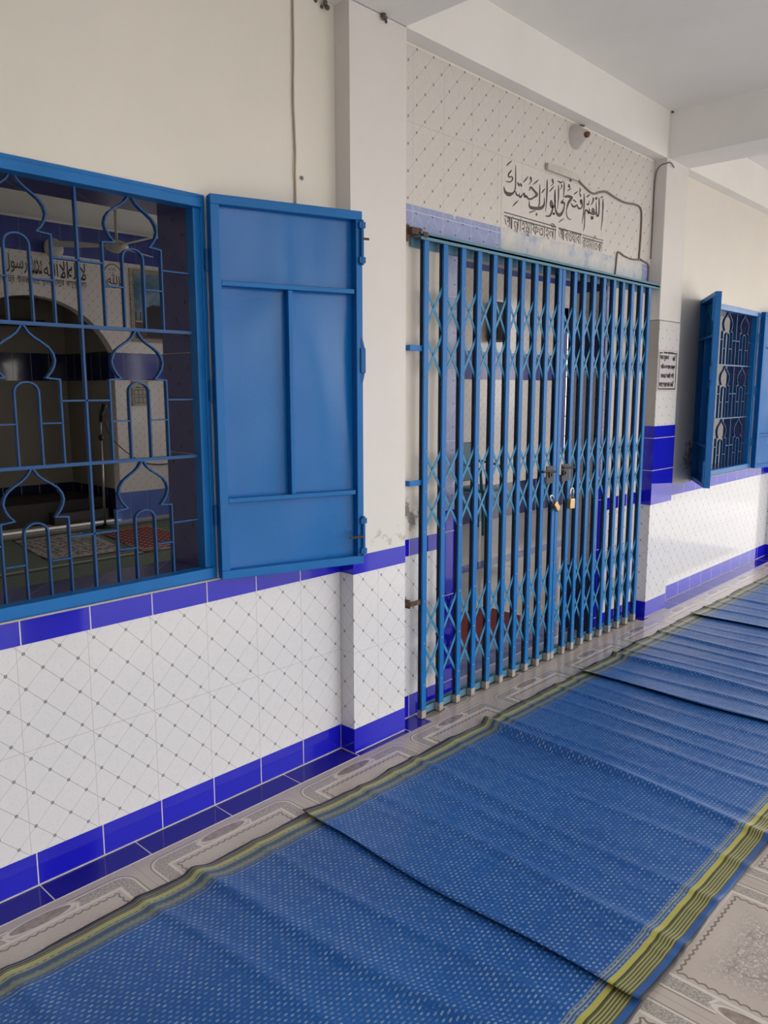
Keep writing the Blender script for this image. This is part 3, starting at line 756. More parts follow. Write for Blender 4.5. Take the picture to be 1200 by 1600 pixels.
# ---- inscription over the gate
STROKES = [[(102,383,98,385),(112,390,105,392),(123,396,113,400),(132,403,122,406),(140,409,131,412),(147,415,140,418),(155,421,150,423)],[(191,406,196,406),(190,393,197,394),(190,381,198,382),(189,367,199,369),(189,350,200,352),(189,331,201,333),(189,315,201,317),(189,303,201,305),(189,293,201,295),(188,284,200,285),(185,276,197,277),(182,269,194,269),(176,263,189,261),(170,259,183,254),(163,256,176,248),(155,253,168,243),(148,252,160,238),(141,251,149,233),(137,251,135,229),(132,251,121,228),(124,250,108,230),(117,250,98,233),(111,251,90,237),(106,252,85,242),(100,255,82,248),(94,260,80,256),(90,267,80,264),(85,274,79,272)],[(151,374,158,372),(142,368,152,365),(134,362,146,359),(127,356,141,354),(121,350,136,349),(118,345,131,344),(116,339,129,341),(118,334,130,338),(122,330,133,336),(130,327,134,336),(142,330,138,337),(150,334,147,340),(154,335,158,342),(155,334,166,340),(157,332,169,336),(158,329,171,331),(157,325,170,326),(155,322,167,321),(152,318,162,316),(147,315,155,311),(140,311,146,306),(134,309,137,303),(129,308,128,301),(123,307,120,301),(116,307,113,301),(110,307,107,302),(104,307,101,304),(98,307,96,305)],[(192,266,202,269),(195,259,207,263),(197,252,212,257),(202,246,216,254),(213,244,219,254),(223,245,226,254),(228,245,236,254),(230,243,244,251),(235,239,249,249),(248,238,245,248),(259,244,245,248),(264,251,251,253),(269,257,258,259),(274,261,265,264),(280,267,272,269),(286,272,279,274)],[(236,252,227,252),(241,265,236,265)],[(280,273,290,276),(279,264,296,269),(279,255,302,262),(283,248,305,260),(306,250,291,259),(310,254,296,262),(304,255,312,266),(306,253,322,261),(313,248,328,256),(324,244,334,254),(336,244,340,254),(349,245,348,255),(362,248,356,257),(374,253,365,260),(384,259,375,265),(393,264,384,270),(403,267,392,275),(413,271,398,279),(422,276,400,282),(429,282,402,284),(431,289,402,285),(429,295,403,286),(423,299,401,288),(414,302,396,290),(406,305,389,294),(397,308,381,297),(388,312,372,301),(380,315,363,304),(372,318,355,309),(364,322,350,312),(346,321,355,314),(338,312,352,312),(336,303,346,303),(333,294,340,294)],[(209,318,216,321),(212,313,224,319),(214,308,231,316),(217,305,237,313),(220,303,239,308),(224,300,237,304),(229,298,236,300)],[(238,318,246,321),(240,313,252,319),(241,309,258,316),(243,306,262,313),(245,304,263,309),(249,302,261,306),(253,301,260,303)],[(272,326,268,328),(283,333,276,336),(295,340,285,343),(305,348,293,351),(312,356,301,358),(318,364,310,365),(324,372,319,372)],[(337,370,353,375),(338,367,356,372),(338,363,358,369),(339,359,360,366),(343,356,361,362),(347,353,362,357),(348,350,360,350),(344,344,352,343),(336,336,342,335),(328,328,332,327)],[(372,332,368,334),(385,339,379,341),(398,345,390,349),(410,352,400,356),(420,359,411,363),(428,367,422,369),(437,374,433,375)],[(171,179,167,181),(181,186,175,188),(192,193,183,197),(203,200,192,204),(212,207,203,211),(221,214,214,217),(230,221,226,223)],[(445,351,450,351),(444,340,452,341),(442,329,454,331),(442,318,455,320),(441,306,455,308),(441,293,455,295),(441,280,455,282),(441,266,455,268),(442,251,456,253),(442,240,455,241),(439,233,452,233),(435,229,448,228),(430,225,445,223)],[(337,241,343,242),(335,231,344,233),(333,222,345,223),(333,213,348,217),(335,206,354,214),(342,199,360,214),(355,196,367,214),(373,195,379,215),(393,197,395,216),(412,199,413,218),(431,202,430,221),(451,205,446,225),(470,210,458,227),(486,217,465,229),(495,224,471,232),(502,231,478,236),(506,237,484,240),(509,245,490,245),(510,253,494,251),(509,263,496,261),(506,274,496,272),(503,285,497,284)],[(467,300,463,300),(476,306,467,307),(484,312,472,314),(491,318,479,321),(497,324,487,327),(503,330,495,332),(509,336,504,337)],[(523,392,529,393),(521,382,531,383),(519,372,533,374),(518,361,534,364),(518,349,535,352),(519,335,536,338),(519,320,536,323),(519,304,535,306),(519,285,534,287),(519,266,532,267),(518,246,528,247),(516,224,524,225),(515,203,519,204)],[(576,404,593,408),(575,399,595,403),(575,394,597,399),(576,389,598,396),(581,385,599,392),(587,383,601,387),(589,380,599,380),(585,375,591,373),(576,368,581,366),(566,361,570,360)],[(555,325,551,326),(565,331,557,333),(574,337,564,340),(583,344,572,347),(591,351,581,354),(599,358,591,360),(607,365,602,367)],[(572,283,586,282),(568,277,584,277),(563,271,582,272),(560,264,582,268),(561,257,585,262),(564,249,589,257),(568,243,592,253),(575,239,595,251),(586,237,595,251),(605,243,583,246),(607,251,585,248),(605,259,587,256),(602,266,587,262),(597,272,585,268),(591,277,582,273),(585,281,578,279)],[(586,247,608,249),(586,238,605,240),(586,230,603,231),(583,222,600,222),(578,213,595,212),(570,204,589,202),(563,198,582,193),(558,194,571,186),(552,192,559,182),(545,190,547,179),(537,188,534,179),(526,186,523,180),(514,184,513,182)],[(615,351,620,352),(614,337,622,338),(612,323,624,324),(611,308,625,311),(613,294,627,297),(616,280,629,282),(616,268,629,269),(613,259,626,259),(607,252,620,251),(601,245,615,244)],[(338,171,335,173),(348,174,345,178),(359,176,354,182),(370,180,365,186),(382,184,379,190),(396,189,393,193),(410,194,408,197)],[(417,185,426,186),(414,182,428,183),(411,178,430,180),(409,175,431,178),(411,172,430,175),(414,169,427,171),(417,166,425,167)],[(605,216,615,217),(603,213,617,215),(601,210,619,213),(600,207,620,210),(601,205,619,208),(604,203,616,205),(607,201,614,202)],[(614,351,620,352),(613,341,622,342),(611,330,623,332),(611,318,625,320),(612,300,626,303),(614,280,627,283),(616,263,629,265),(617,250,632,253),(619,239,636,243),(622,229,641,235),(627,221,648,229),(633,214,656,225),(640,209,664,222),(647,204,672,221),(658,200,676,221),(678,200,672,221),(695,207,673,221),(707,215,681,224),(716,224,690,229),(722,233,699,235),(727,242,707,243),(731,252,714,252),(735,264,720,263),(738,276,723,275),(739,286,723,283),(736,293,719,285),(728,297,715,283),(718,298,712,282),(706,297,709,282),(699,294,701,280),(707,292,684,283),(707,290,686,291),(709,294,693,296),(712,299,699,301),(715,303,705,305),(719,306,710,308),(722,310,716,312)],[(652,383,659,384),(651,371,661,373),(650,360,664,362),(650,347,666,349),(650,331,666,334),(651,315,666,317),(652,297,664,299),(651,278,661,280),(650,259,658,260),(649,239,654,240)],[(640,400,643,405),(647,399,650,406),(653,399,658,407),(659,398,667,407),(664,397,674,406),(672,395,679,405),(685,397,680,405),(695,403,686,407),(703,410,695,412),(710,417,705,418)],[(681,390,696,394),(683,386,697,390),(686,383,699,385),(686,379,698,379),(684,373,693,373),(679,366,686,366),(674,359,679,359)],[(715,414,721,416),(714,405,724,407),(713,395,727,398),(713,385,729,388),(713,377,729,379),(713,368,729,370),(714,358,727,360),(714,346,725,347),(714,332,723,333),(714,318,721,319)],[(788,441,796,443),(785,437,800,441),(782,434,804,439),(781,431,807,436),(783,429,805,433),(787,427,802,430),(790,425,799,427)],[(771,409,786,411),(768,404,787,406),(764,399,789,403),(764,393,791,401),(771,389,791,399),(779,388,793,396),(786,387,796,392)],[(760,365,757,367),(769,369,764,372),(779,374,771,377),(787,377,780,382),(794,381,789,385),(801,384,798,388),(809,387,807,390)],[(732,322,727,331),(744,324,737,335),(755,326,749,340),(764,328,763,344),(774,329,778,346),(786,329,793,347),(797,330,804,347),(806,331,813,347),(808,333,823,345),(807,336,830,338),(803,334,824,330),(793,327,816,322),(783,320,809,315),(777,314,802,310),(771,307,795,304),(766,300,788,298),(762,291,783,291),(759,282,777,282),(757,273,772,273),(754,263,767,263),(751,252,762,253),(750,242,760,244),(751,233,762,235),(755,224,766,227),(760,217,771,221),(766,211,776,216),(773,206,783,212),(783,203,790,209),(795,202,798,208),(807,203,809,208),(819,204,820,207)],[(838,357,834,359),(847,361,840,364),(856,365,847,369),(865,369,855,374),(873,374,864,378),(881,380,874,383),(889,386,884,388)],[(802,304,807,306),(806,298,816,302),(810,292,825,298),(816,286,832,296),(824,283,839,294),(835,281,844,294),(849,281,847,294),(862,286,852,295),(873,291,860,298),(880,297,867,301),(885,302,872,303),(886,305,875,306),(887,309,880,309)],[(882,306,888,307),(883,299,893,302),(883,293,899,297),(887,287,904,294),(894,283,909,293),(904,281,913,293),(917,281,916,293),(929,285,921,294),(941,290,928,296),(949,298,934,299),(953,306,938,305),(954,315,939,313),(954,324,938,321),(951,333,934,329),(947,342,928,336),(941,348,926,339),(919,343,940,341),(914,336,939,337),(913,329,938,332),(916,323,938,329),(923,319,938,323),(929,314,939,318)],[(830,326,836,330),(833,324,842,330),(835,321,848,330),(839,320,852,329),(843,319,854,328),(848,320,856,326),(852,320,857,324)],[(853,322,859,326),(854,320,864,326),(855,318,869,325),(857,316,872,325),(860,316,874,323),(864,316,873,321),(868,316,873,319)],[(909,412,915,413),(908,407,918,409),(907,402,921,404),(906,397,923,399),(906,392,921,394),(907,387,918,388),(908,381,915,382)],[(901,379,906,381),(905,375,914,379),(908,371,922,377),(911,367,928,373),(912,364,929,368),(914,361,927,362),(917,357,924,358)],[(960,386,967,387),(960,374,971,376),(959,362,975,365),(959,348,978,351),(960,329,978,332),(961,309,978,311),(962,290,976,292),(961,274,974,276),(959,260,971,261),(956,245,967,246),(954,231,963,231),(951,216,959,217),(948,202,954,202)],[(983,288,988,296),(989,287,995,296),(993,286,1003,297),(997,285,1012,296),(1003,282,1022,294),(1009,280,1031,291),(1015,277,1039,288),(1019,275,1043,283),(1024,272,1044,279),(1029,270,1045,275)],[(1031,309,1039,311),(1031,303,1042,306),(1031,297,1045,300),(1030,292,1047,294),(1029,287,1046,288),(1027,281,1044,282),(1025,275,1042,276)],[(982,292,996,293),(979,283,993,284),(976,274,991,275),(974,263,990,265),(975,249,990,251),(977,234,991,236),(979,219,992,221),(979,205,991,207),(978,192,990,193),(977,181,988,181),(974,172,983,172),(971,165,978,165),(968,158,972,158)],[(1037,280,1047,290),(1047,278,1059,289),(1057,275,1069,288),(1069,274,1079,287),(1081,274,1088,287),(1095,275,1096,287),(1110,278,1100,287),(1121,285,1105,289),(1127,292,1112,294),(1132,298,1120,300)],[(1077,318,1090,318),(1072,311,1088,311),(1066,304,1086,305),(1065,296,1086,302),(1073,290,1090,300),(1085,287,1097,299),(1105,289,1091,297),(1112,299,1089,297),(1111,306,1091,303),(1107,312,1091,308),(1101,316,1090,311),(1094,318,1086,313),(1088,319,1081,316)],[(1062,267,1069,268),(1060,258,1078,263),(1059,249,1087,257),(1074,241,1081,258),(1096,252,1069,255),(1097,261,1078,261),(1097,268,1088,269)],[(1121,363,1128,364),(1121,351,1130,352),(1120,339,1133,341),(1121,327,1136,329),(1122,314,1138,317),(1123,302,1139,305),(1125,291,1142,295),(1127,282,1148,288),(1130,275,1155,284),(1141,270,1153,284),(1163,275,1142,282),(1169,283,1147,284),(1172,292,1152,291),(1174,303,1156,301),(1175,316,1158,314),(1175,329,1159,327),(1175,344,1158,341),(1175,358,1155,355),(1173,371,1154,368),(1170,381,1153,378),(1165,389,1153,386),(1160,396,1153,395)],[(996,368,992,370),(1005,371,998,374),(1013,374,1003,379),(1022,378,1010,383),(1029,383,1019,387),(1036,388,1029,391),(1043,393,1039,395)],[(1178,394,1175,396),(1185,396,1179,399),(1192,398,1184,403),(1199,401,1190,406),(1207,405,1199,409),(1214,409,1208,412),(1221,413,1218,415)],[(997,332,1003,335),(998,330,1008,334),(1001,326,1013,333),(1006,324,1016,333),(1015,323,1020,333),(1026,325,1022,332),(1036,331,1022,332),(1037,339,1024,337),(1035,347,1025,346),(1033,355,1026,354)],[(1074,374,1071,377),(1080,375,1074,379),(1083,375,1081,383),(1076,376,1094,382),(1076,374,1096,377),(1076,369,1096,371),(1074,364,1093,364),(1071,356,1087,355),(1065,346,1079,346),(1061,340,1071,338),(1058,337,1063,334),(1055,336,1056,333),(1049,334,1050,332)],[(1109,387,1116,389),(1109,382,1123,386),(1111,376,1129,383),(1127,373,1119,382),(1136,382,1116,381),(1135,388,1121,387),(1135,394,1127,394)],[(1208,398,1215,399),(1207,385,1220,387),(1205,372,1224,375),(1205,358,1227,362),(1206,345,1228,348),(1207,330,1226,333),(1208,314,1224,316),(1208,294,1224,296),(1208,274,1223,275),(1208,253,1221,254),(1205,234,1216,235),(1202,215,1210,215),(1199,195,1204,196)],[(669,165,665,167),(681,170,675,173),(692,176,684,180),(703,181,695,186),(714,187,707,191),(725,193,720,196),(736,199,732,202)],[(606,216,614,217),(603,213,617,214),(600,211,619,212),(598,207,620,211),(600,205,619,209),(604,203,617,206),(608,201,615,202)]]
t_ = thing('painted_inscription', 'grey Arabic prayer with a Bengali line beneath, painted on tiles above the gate', 'inscription', (1.85, -.0085, 2.70))
b = MB()
for st_ in STROKES:
    i = len(b.v)
    for (ax, az, bx, bz) in st_:
        b.v += [(1.2+ax/1000, -.0086, 2.6+az/1000), (1.2+bx/1000, -.0086, 2.6+bz/1000)]
    for k in range(len(st_)-1):
        a = i+2*k; b.f.append((a, a+1, a+3, a+2)); b.mi.append(0)
b.build('arabic_lettering', mat['ink'], t_)
b = MB()
for (s_, x0, x1, dz) in (('আলাহমাফতাহলী', 1.292, 1.845, 0), ('আবওয়াবা', 1.872, 2.150, -.005), ('রাহমািতকা', 2.165, 2.432, -.003)):
    glyphs(b, s_, x0, x1, 2.652, 2.752 if 'ী' in s_ or 'ি' in s_ else 2.742, -.0086)
glyphs(b, 'ল', 1.395, 1.43, 2.640, 2.672, -.0086); glyphs(b, 'ম', 1.515, 1.55, 2.638, 2.668, -.0086)
b.box(1.288, 1.845, -.0087, -.0086, 2.7345, 2.7405).box(1.872, 2.155, -.0087, -.0086, 2.7335, 2.739).box(2.165, 2.438, -.0087, -.0086, 2.733, 2.738)
b.build('bengali_lettering', mat['ink'], t_)

# ---- notice on the square pillar
t_ = thing('notice_tile', 'white notice tile with black border and Bengali lines on the square pillar', 'notice', (3.34, PY-.004, 1.74))
MB().box(3.176, 3.512, PY-.0065, PY-.003, 1.742, 2.052).build('notice_panel', plain('notice_glaze', (.66, .63, .62), .15), t_)
b = MB(); yy = PY-.0072
for (x0, x1, z0, z1) in ((3.190, 3.199, 1.757, 2.030), (3.490, 3.499, 1.757, 2.030), (3.190, 3.499, 1.755, 1.764), (3.190, 3.245, 2.021, 2.030), (3.44, 3.499, 2.021, 2.030)):
    b.box(x0, x1, yy, yy+.0005, z0, z1)
b.build('notice_border', mat['ink_black'], t_)
b = MB()
for (s_, x0, x1, z0, z1) in (('পরম করুণাময়', 3.26, 3.43, 2.016, 2.034), ('দান মুকত', 3.200, 3.35, 1.965, 2.008), ('করি', 3.42, 3.475, 1.970, 2.010), ('গরীব-অসহায় মানুষ', 3.215, 3.47, 1.900, 1.945), ('তাদের সবাই ভাই', 3.225, 3.455, 1.838, 1.882), ('পাশে থেকে দান করি', 3.205, 3.465, 1.775, 1.820)):
    for k in range(3): glyphs(b, s_, x0+.003*k, x1+.003*k, z0+.0015*(k%2), z1+.0015*(k%2), yy-.0002*k)
b.build('notice_lettering', mat['ink_black'], t_)

# ---- electrical bits
t_ = thing('wall_lamp_shade', 'white conical lamp shade with brown socket, on the tiles above the inscription', 'lamp', (2.03, -.01, 3.30))
MB().lathe((2.03, -.007, 3.295), (-.25, -1, -.1), [(0, .070), (.012, .072), (.030, .062), (.06, .042), (.085, .026), (.09, .02)], 28).build('lamp_shade', mat['white_plastic'], t_, smooth=True)
MB().lathe((2.0075, -.097, 3.286), (-.25, -1, -.1), [(0, .018), (.012, .019), (.016, .014), (.022, .013)], 20).build('lamp_socket', mat['bakelite'], t_, smooth=True)
tag(MB().box(1.70, 2.06, -.030, -.0075, 3.040, 3.078).build('cable_duct', mat['cream_plastic'], at=(1.88, -.0075, 3.04), bevel=.004), 'short cream cable duct on the tiles above the painted prayer', 'cable duct')
def cr3(P, n=6):
    P = [Vector(p) for p in P]; Q = [P[0]*2-P[1]]+P+[P[-1]*2-P[-2]]; o = []
    for i in range(1, len(Q)-2):
        a, b_, c_, d_ = Q[i-1:i+3]
        for k in range(n):
            t = k/n; o.append(.5*((2*b_)+(-a+c_)*t+(2*a-5*b_+4*c_-d_)*t*t+(-a+3*b_-3*c_+d_)*t**3))
    return o+[P[-1]]
def wire(pts, r, name, m, label, at=None):
    o = MB().tube(cr3(pts), r, 6).build(name, m, at=pts[0], smooth=True)
    return tag(o, label, 'cable')
yw = -.012
wire([(2.05, yw-.008, 3.062), (2.10, yw, 3.045), (2.20, yw, 3.015), (2.28, yw, 3.005), (2.37, yw, 3.030), (2.45, yw, 3.045), (2.58, yw, 3.030), (2.72, yw, 3.022), (2.88, yw, 3.035), (2.955, yw, 3.020), (2.975, yw, 2.96), (2.975, yw, 2.82), (2.965, yw, 2.68)], .0065, 'power_cable', mat['cable'], 'brown cable looping from the cream duct down to the right end of the gate')
wire([(2.965, yw-.006, 2.672), (2.86, yw, 2.664), (2.74, yw, 2.672), (2.66, yw, 2.688), (2.635, yw, 2.67), (2.625, yw, 2.60), (2.615, yw, 2.52)], .0055, 'power_cable', mat['cable'], 'thin brown cable bending down to the gate channel, left of the long loop')
wire([(2.975, yw-.006, 2.676), (3.06, yw, 2.668), (3.115, yw, 2.655), (3.128, yw, 2.60), (3.118, yw, 2.52)], .0065, 'power_cable', mat['cable'], 'short dark cable turning down beside the square pillar above the gate')
wire([(3.157, -.010, 2.70), (3.157, -.012, 3.0), (3.157, -.014, 3.25), (3.158, -.04, 3.335), (3.163, -.105, 3.350), (3.20, -.108, 3.356), (3.26, -.106, 3.338)], .0042, 'power_cable', mat['cable'], 'cable running up the corner of the square pillar and over its top')
wire([(-.236, -.006, 3.385), (-.238, -.008, 3.15), (-.243, -.007, 2.95), (-.238, -.008, 2.75), (-.243, -.010, 2.665), (-.240, -.007, 2.60), (-.241, -.01, 2.30)], .0045, 'power_cable', mat['beige_cable'], 'beige cable hanging straight down the cream wall above the big shutter')
tag(MB().lathe((-.20, 0, 2.645), (0, -1, 0), [(0, .009), (.008, .008), (.012, .004)], 10).build('wall_screw', mat['metal'], at=(-.20, 0, 2.645)), 'small metal screw in the cream wall beside the beige cable', 'screw')
# rusty stub that holds the channel
b = MB().box(.44, .52, -.07, -.004, 2.500, 2.532).box(.50, .54, -.09, -.02, 2.488, 2.515).box(.425, .46, -.04, 0, 2.47, 2.545)
tag(b.build('gate_hook', mat['rust'], at=(.47, -.04, 2.49), bevel=.006), 'rusty iron hook at the top left corner of the gate', 'hook')
for k, (x, z) in enumerate(((1.40, 2.520), (2.25, 2.522))):
    tag(MB().box(x, x+.09, -.082, -.03, 2.502, 2.518).build('channel_clip', mat['rust'], at=(x, -.05, 2.50), bevel=.004), ('dark rusty clip on the gate channel below the start of the Bengali line', 'dark rusty clip on the gate channel under the end of the Bengali line')[k], 'clip', 'clips on the gate channel')
tag(MB().box(3.172, 3.18, -.07, -.03, 2.33, 2.36).build('wall_plug', mat['rust'], at=(3.172, -.05, 2.33)), 'dark iron plug in the grey side of the square pillar', 'plug')

# ---- clumps of dirt under the beams
def clump(c, r_, label, seed):
    rn = random.Random(seed); b = MB()
    for k in range(4):
        x, y, z = (c[i]+rn.uniform(-1, 1)*r_*(1.4 if i == 0 else .5) for i in range(3)); q = r_*rn.uniform(.35, .7)
        b.lathe((x, y-q*.6, z), (rn.uniform(-.4, .4), 1, rn.uniform(-.4, .4)), [(0, q*.3), (q*.4, q*.9), (q*.9, q), (q*1.3, q*.4)], 7)
    tag(b.build('dirt_clump', mat['dirt'], at=c), label, 'dirt')
mat['dirt'] = plain('dry_grey_mud', (.13, .115, .10), .95, nz=.2, scale=60)
clump((-.085, -.012, 3.365), .022, 'grey dirt clump at the top of the cream wall, left of the white pillar', 1)
clump((.20, PY-.012, 3.372), .020, 'grey dirt clump under the beam on top of the white pillar', 2)
clump((2.10, -.016, 3.375), .018, 'small grey dirt clump under the beam, right above the lamp shade', 3)
clump((3.20, PY-.014, 3.690), .016, 'small grey dirt clump in the ceiling corner above the square pillar', 5)
# ---- mats
def floor_mat(x0, x1, creases, z0, label, lift=.0, xl=None, y_near=-.340, y_far=-1.828):
    nx = int((x1-x0)*95); ny = 110; b = MB(); rnd = random.Random(int(x0*100)+7)
    ph = [rnd.uniform(0, 6.3) for _ in range(6)]
    def H(x, y):
        k = (y-y_near)/(y_far-y_near)
        h = z0
        for (xa, xb, a, w) in creases:
            c = xa+(xb-xa)*k+.012*math.sin(k*7+xa*5)
            t = (x-c)/(w*(.55 if x < c else 1.15))
            h += a*1.35*(math.exp(-t*t)-.35*math.exp(-((t+1.6)/1.3)**2)*0) * (.8+.3*math.sin(k*5+xa*9))
        h += .0022*(1+math.sin(x*17+ph[0]+1.5*math.sin(y*3))*math.sin(y*4.2+ph[1]))*.5
        h += .0012*(1+math.sin(x*41+ph[2]+y*3))*.5
        ed = min(abs(y-y_near), abs(y-y_far))
        h += .006*math.exp(-ed/.03)*(.5+.5*math.sin(x*13+ph[3]))
        if xl is not None:
            d = x-x0
            h += lift*math.exp(-d/.10)
        return max(h, .0025)
    def Y(x, j):
        k = j/ny
        w = .006*math.sin(x*7+ph[4])+.004*math.sin(x*19+ph[5])
        e0 = y_near+w; e1 = y_far+.006*math.sin(x*6+ph[1])
        return e0+(e1-e0)*k
    top = []
    for i in range(nx+1):
        x = x0+(x1-x0)*i/nx
        for j in range(ny+1):
            y = Y(x, j); xx = x+(0.010*math.sin(y*6+ph[2])+.012*math.cos(y*2.3) if i == 0 else 0)
            b.v.append((xx, y, H(x, y)))
    n1 = len(b.v)
    for k in range(n1): v = b.v[k]; b.v.append((v[0], v[1], v[2]-.0022))
    W = ny+1
    for i in range(nx):
        for j in range(ny):
            a = i*W+j; b.f.append((a, a+1, a+W+1, a+W)); b.mi.append(0)
            b.f.append((n1+a, n1+a+W, n1+a+W+1, n1+a+1)); b.mi.append(0)
    for i in range(nx):
        a = i*W; b.f.append((a, a+W, n1+a+W, n1+a)); b.mi.append(0)
        a = i*W+ny; b.f.append((a, n1+a, n1+a+W, a+W)); b.mi.append(0)
    for j in range(ny):
        a = j; b.f.append((a, n1+a, n1+a+1, a+1)); b.mi.append(0)
        a = nx*W+j; b.f.append((a, a+1, n1+a+1, n1+a)); b.mi.append(0)
    o = b.build('floor_mat', mat['mat'], at=((x0+x1)/2, -1.08, 0), smooth=True)
    return tag(o, label, 'mat', 'blue woven mats laid end to end')
floor_mat(-4.3, -.38, [(-3.6, -3.4, .008, .05), (-2.9, -2.8, .008, .05), (-2.2, -2.1, .008, .045), (-1.75, -1.62, .006, .035), (-1.30, -1.14, .005, .03), (-1.095, -.90, .018, .045), (-.82, -.72, .005, .03)], .0035,
          'nearest blue woven mat with yellow border, at the bottom of the picture')
floor_mat(-.555, 1.90, [(-.30, -.30, .003, .03), (-.215, -.24, .008, .032), (-.02, -.06, .004, .03), (.13, .04, .007, .03), (.42, .33, .004, .03), (.735, .60, .025, .036), (.86, .74, .004, .025), (1.10, 1.0, .006, .032), (1.26, 1.18, .004, .022), (1.42, 1.32, .007, .028), (1.6, 1.52, .004, .03)], .0045,
          'creased blue woven mat in front of the gate, overlapping the nearest mat', .016, 1)
floor_mat(1.725, 3.62, [(1.95, 1.93, .005, .03), (2.19, 2.15, .016, .035), (2.33, 2.30, .005, .025), (2.50, 2.46, .007, .03), (2.68, 2.66, .005, .025), (2.86, 2.82, .008, .03), (3.08, 3.04, .006, .03), (3.25, 3.2, .005, .03)], .0055,
          'third blue woven mat, its near corner curled up by the gate', .020, 1, y_near=-.335, y_far=-1.80)
floor_mat(3.455, 6.4, [(3.75, 3.72, .007, .03), (3.98, 3.95, .006, .03), (4.2, 4.15, .008, .035), (4.55, 4.5, .006, .03), (4.9, 4.85, .008, .035), (5.3, 5.2, .007, .03), (5.8, 5.7, .007, .04)], .0065,
          'farthest blue woven mat, running past the square pillar', .018, 1, y_near=-.338, y_far=-1.82)

# ---- things in the hall
tag(MB().box(-3, 4.1, 3.0, 6.92, 0, .008).build('green_carpet', mat['green'], at=(0, 0, 0)), 'sage green carpet with black and white lines on the hall floor', 'carpet')
def rug(name, pts, m_, label):
    c = [sum(p[i] for p in pts)/4 for i in (0, 1)]
    b = MB().prism(pts, lambda x, y: (x, y, .009), lambda x, y: (x, y, .016))
    return tag(b.build(name, m_, at=(c[0], c[1], .009)), label, 'rug')
rug('prayer_rug', [(.874, 5.229), (1.70, 5.20), (1.95, 6.60), (1.10, 6.75)], m_rug('grey_rug_pile', (.06, .05, .055), (.36, .33, .31), (.40, .37, .34), (.05, .03, .03), .5, .75), 'grey and white patterned prayer rug on the green carpet, seen through the near window')
rug('prayer_rug', [(1.80, 4.95), (2.55, 5.20), (2.76, 6.55), (2.02, 6.40)], m_rug('crimson_rug_pile', (.13, .012, .012), (.19, .02, .018), (.42, .26, .22), (.06, .01, .01), .5, .8), 'crimson prayer rug with pale dots on the green carpet, seen through the near window')
b = MB().prism([(1.50, .445), (2.23, .445), (2.535, .62), (2.565, .99), (2.20, 1.02), (1.5, 1.04)], lambda x, y: (x, y, .001), lambda x, y: (x, y, .009))
tag(b.build('red_rug', plain('plain_red_pile', (.30, .028, .035), .9, nz=.1, scale=40, bump=.3), at=(2.0, .8, .001)), 'plain red rug on the white floor just behind the gate', 'rug')

# ceiling fan
def fan(c, label, ang, zc=HZ):
    x, y, z = c; f = thing('ceiling_fan', label, 'fan', (x, y, z))
    MB().lathe((x, y, zc), (0, 0, -1), [(0, .075), (.03, .07), (.09, .045), (.11, .018)], 20).build('ceiling_rose', mat['fan_white'], f, smooth=True)
    MB().tube([(x, y, zc-.1), (x, y, z+.06)], .016, 10).build('down_rod', mat['fan_white'], f, smooth=True)
    MB().lathe((x, y, z+.07), (0, 0, -1), [(0, .03), (.03, .10), (.06, .125), (.10, .12), (.13, .06), (.14, .02)], 24).build('motor', mat['fan_white'], f, smooth=True)
    for k in range(3):
        a = ang+k*2*math.pi/3; ca, sa = math.cos(a), math.sin(a)
        fn = lambda r, s_, h: (x+r*ca-s_*sa, y+r*sa+s_*ca, z+h+s_*.22)
        m_ = MB().prism([(.10, -.03), (.20, -.05), (.40, -.085), (.66, -.08), (.70, -.03), (.68, .06), (.40, .07), (.20, .04), (.10, .03)], lambda r, s_: fn(r, s_, -.002), lambda r, s_: fn(r, s_, .004))
        m_.build('blade', mat['fan_white'], f)
fan((2.05, 5.7, 3.335), 'cream ceiling fan seen at the top of the near window', math.radians(150))
t_ = thing('wall_fan', 'round pale wall fan on the blue band above the Arabic line in the hall', 'fan', (1.95, 7.15, 3.46))
MB().lathe((1.95, 7.08, 3.46), (0, -1, 0), [(0, .08), (.02, .115), (.05, .12), (.07, .08), (.075, .03)], 28).build('fan_guard', mat['fan_white'], t_, smooth=True)
MB().lathe((1.95, 7.2, 3.46), (0, -1, 0), [(0, .05), (.05, .05), (.12, .06)], 16).build('fan_motor', mat['fan_white'], t_, smooth=True)

# hall calligraphy
t_ = thing('painted_creed', 'black Arabic creed with Bengali line painted above the dark arch in the hall', 'inscription', (1.75, 7.198, 3.06))
b = MB()
for (s_, x0, x1, z0, z1) in (('\uFDF2', 1.13, 1.33, 3.16, 3.38), ('\uFEDD\uFEEE\uFEB3\uFEAD', 1.40, 1.68, 3.15, 3.37), ('\uFEAA\uFEE4\uFEA4\uFEE3', 1.73, 1.86, 3.15, 3.38), ('\uFDF2', 1.88, 2.06, 3.15, 3.37),
                             ('\uFEFB\uFE8D', 2.08, 2.19, 3.14, 3.35), ('\uFEEA\uFEDF\uFE8D', 2.19, 2.32, 3.14, 3.35), ('\uFEFB', 2.34, 2.42, 3.14, 3.35)):
    glyphs(b, s_, x0, x1, z0, z1, 7.197)
b.build('arabic_lettering', mat['ink_black'], t_)
b = MB()
for (s_, x0, x1) in (('লা ইলাহা', 1.15, 1.52), ('ইললাললাহ', 1.56, 1.82), ('মুহামমাদুর', 1.85, 2.13), ('রাসুলুললাহ', 2.16, 2.42)):
    glyphs(b, s_, x0, x1, 3.03, 3.12, 7.197); b.box(x0, x1, 7.1965, 7.197, 3.106, 3.113)
b.build('bengali_lettering', mat['ink_black'], t_)
t_ = thing('painted_roundel', 'black Arabic word in a thin ring painted on the hall wall beside the poster', 'inscription', (2.795, 7.198, 3.10))
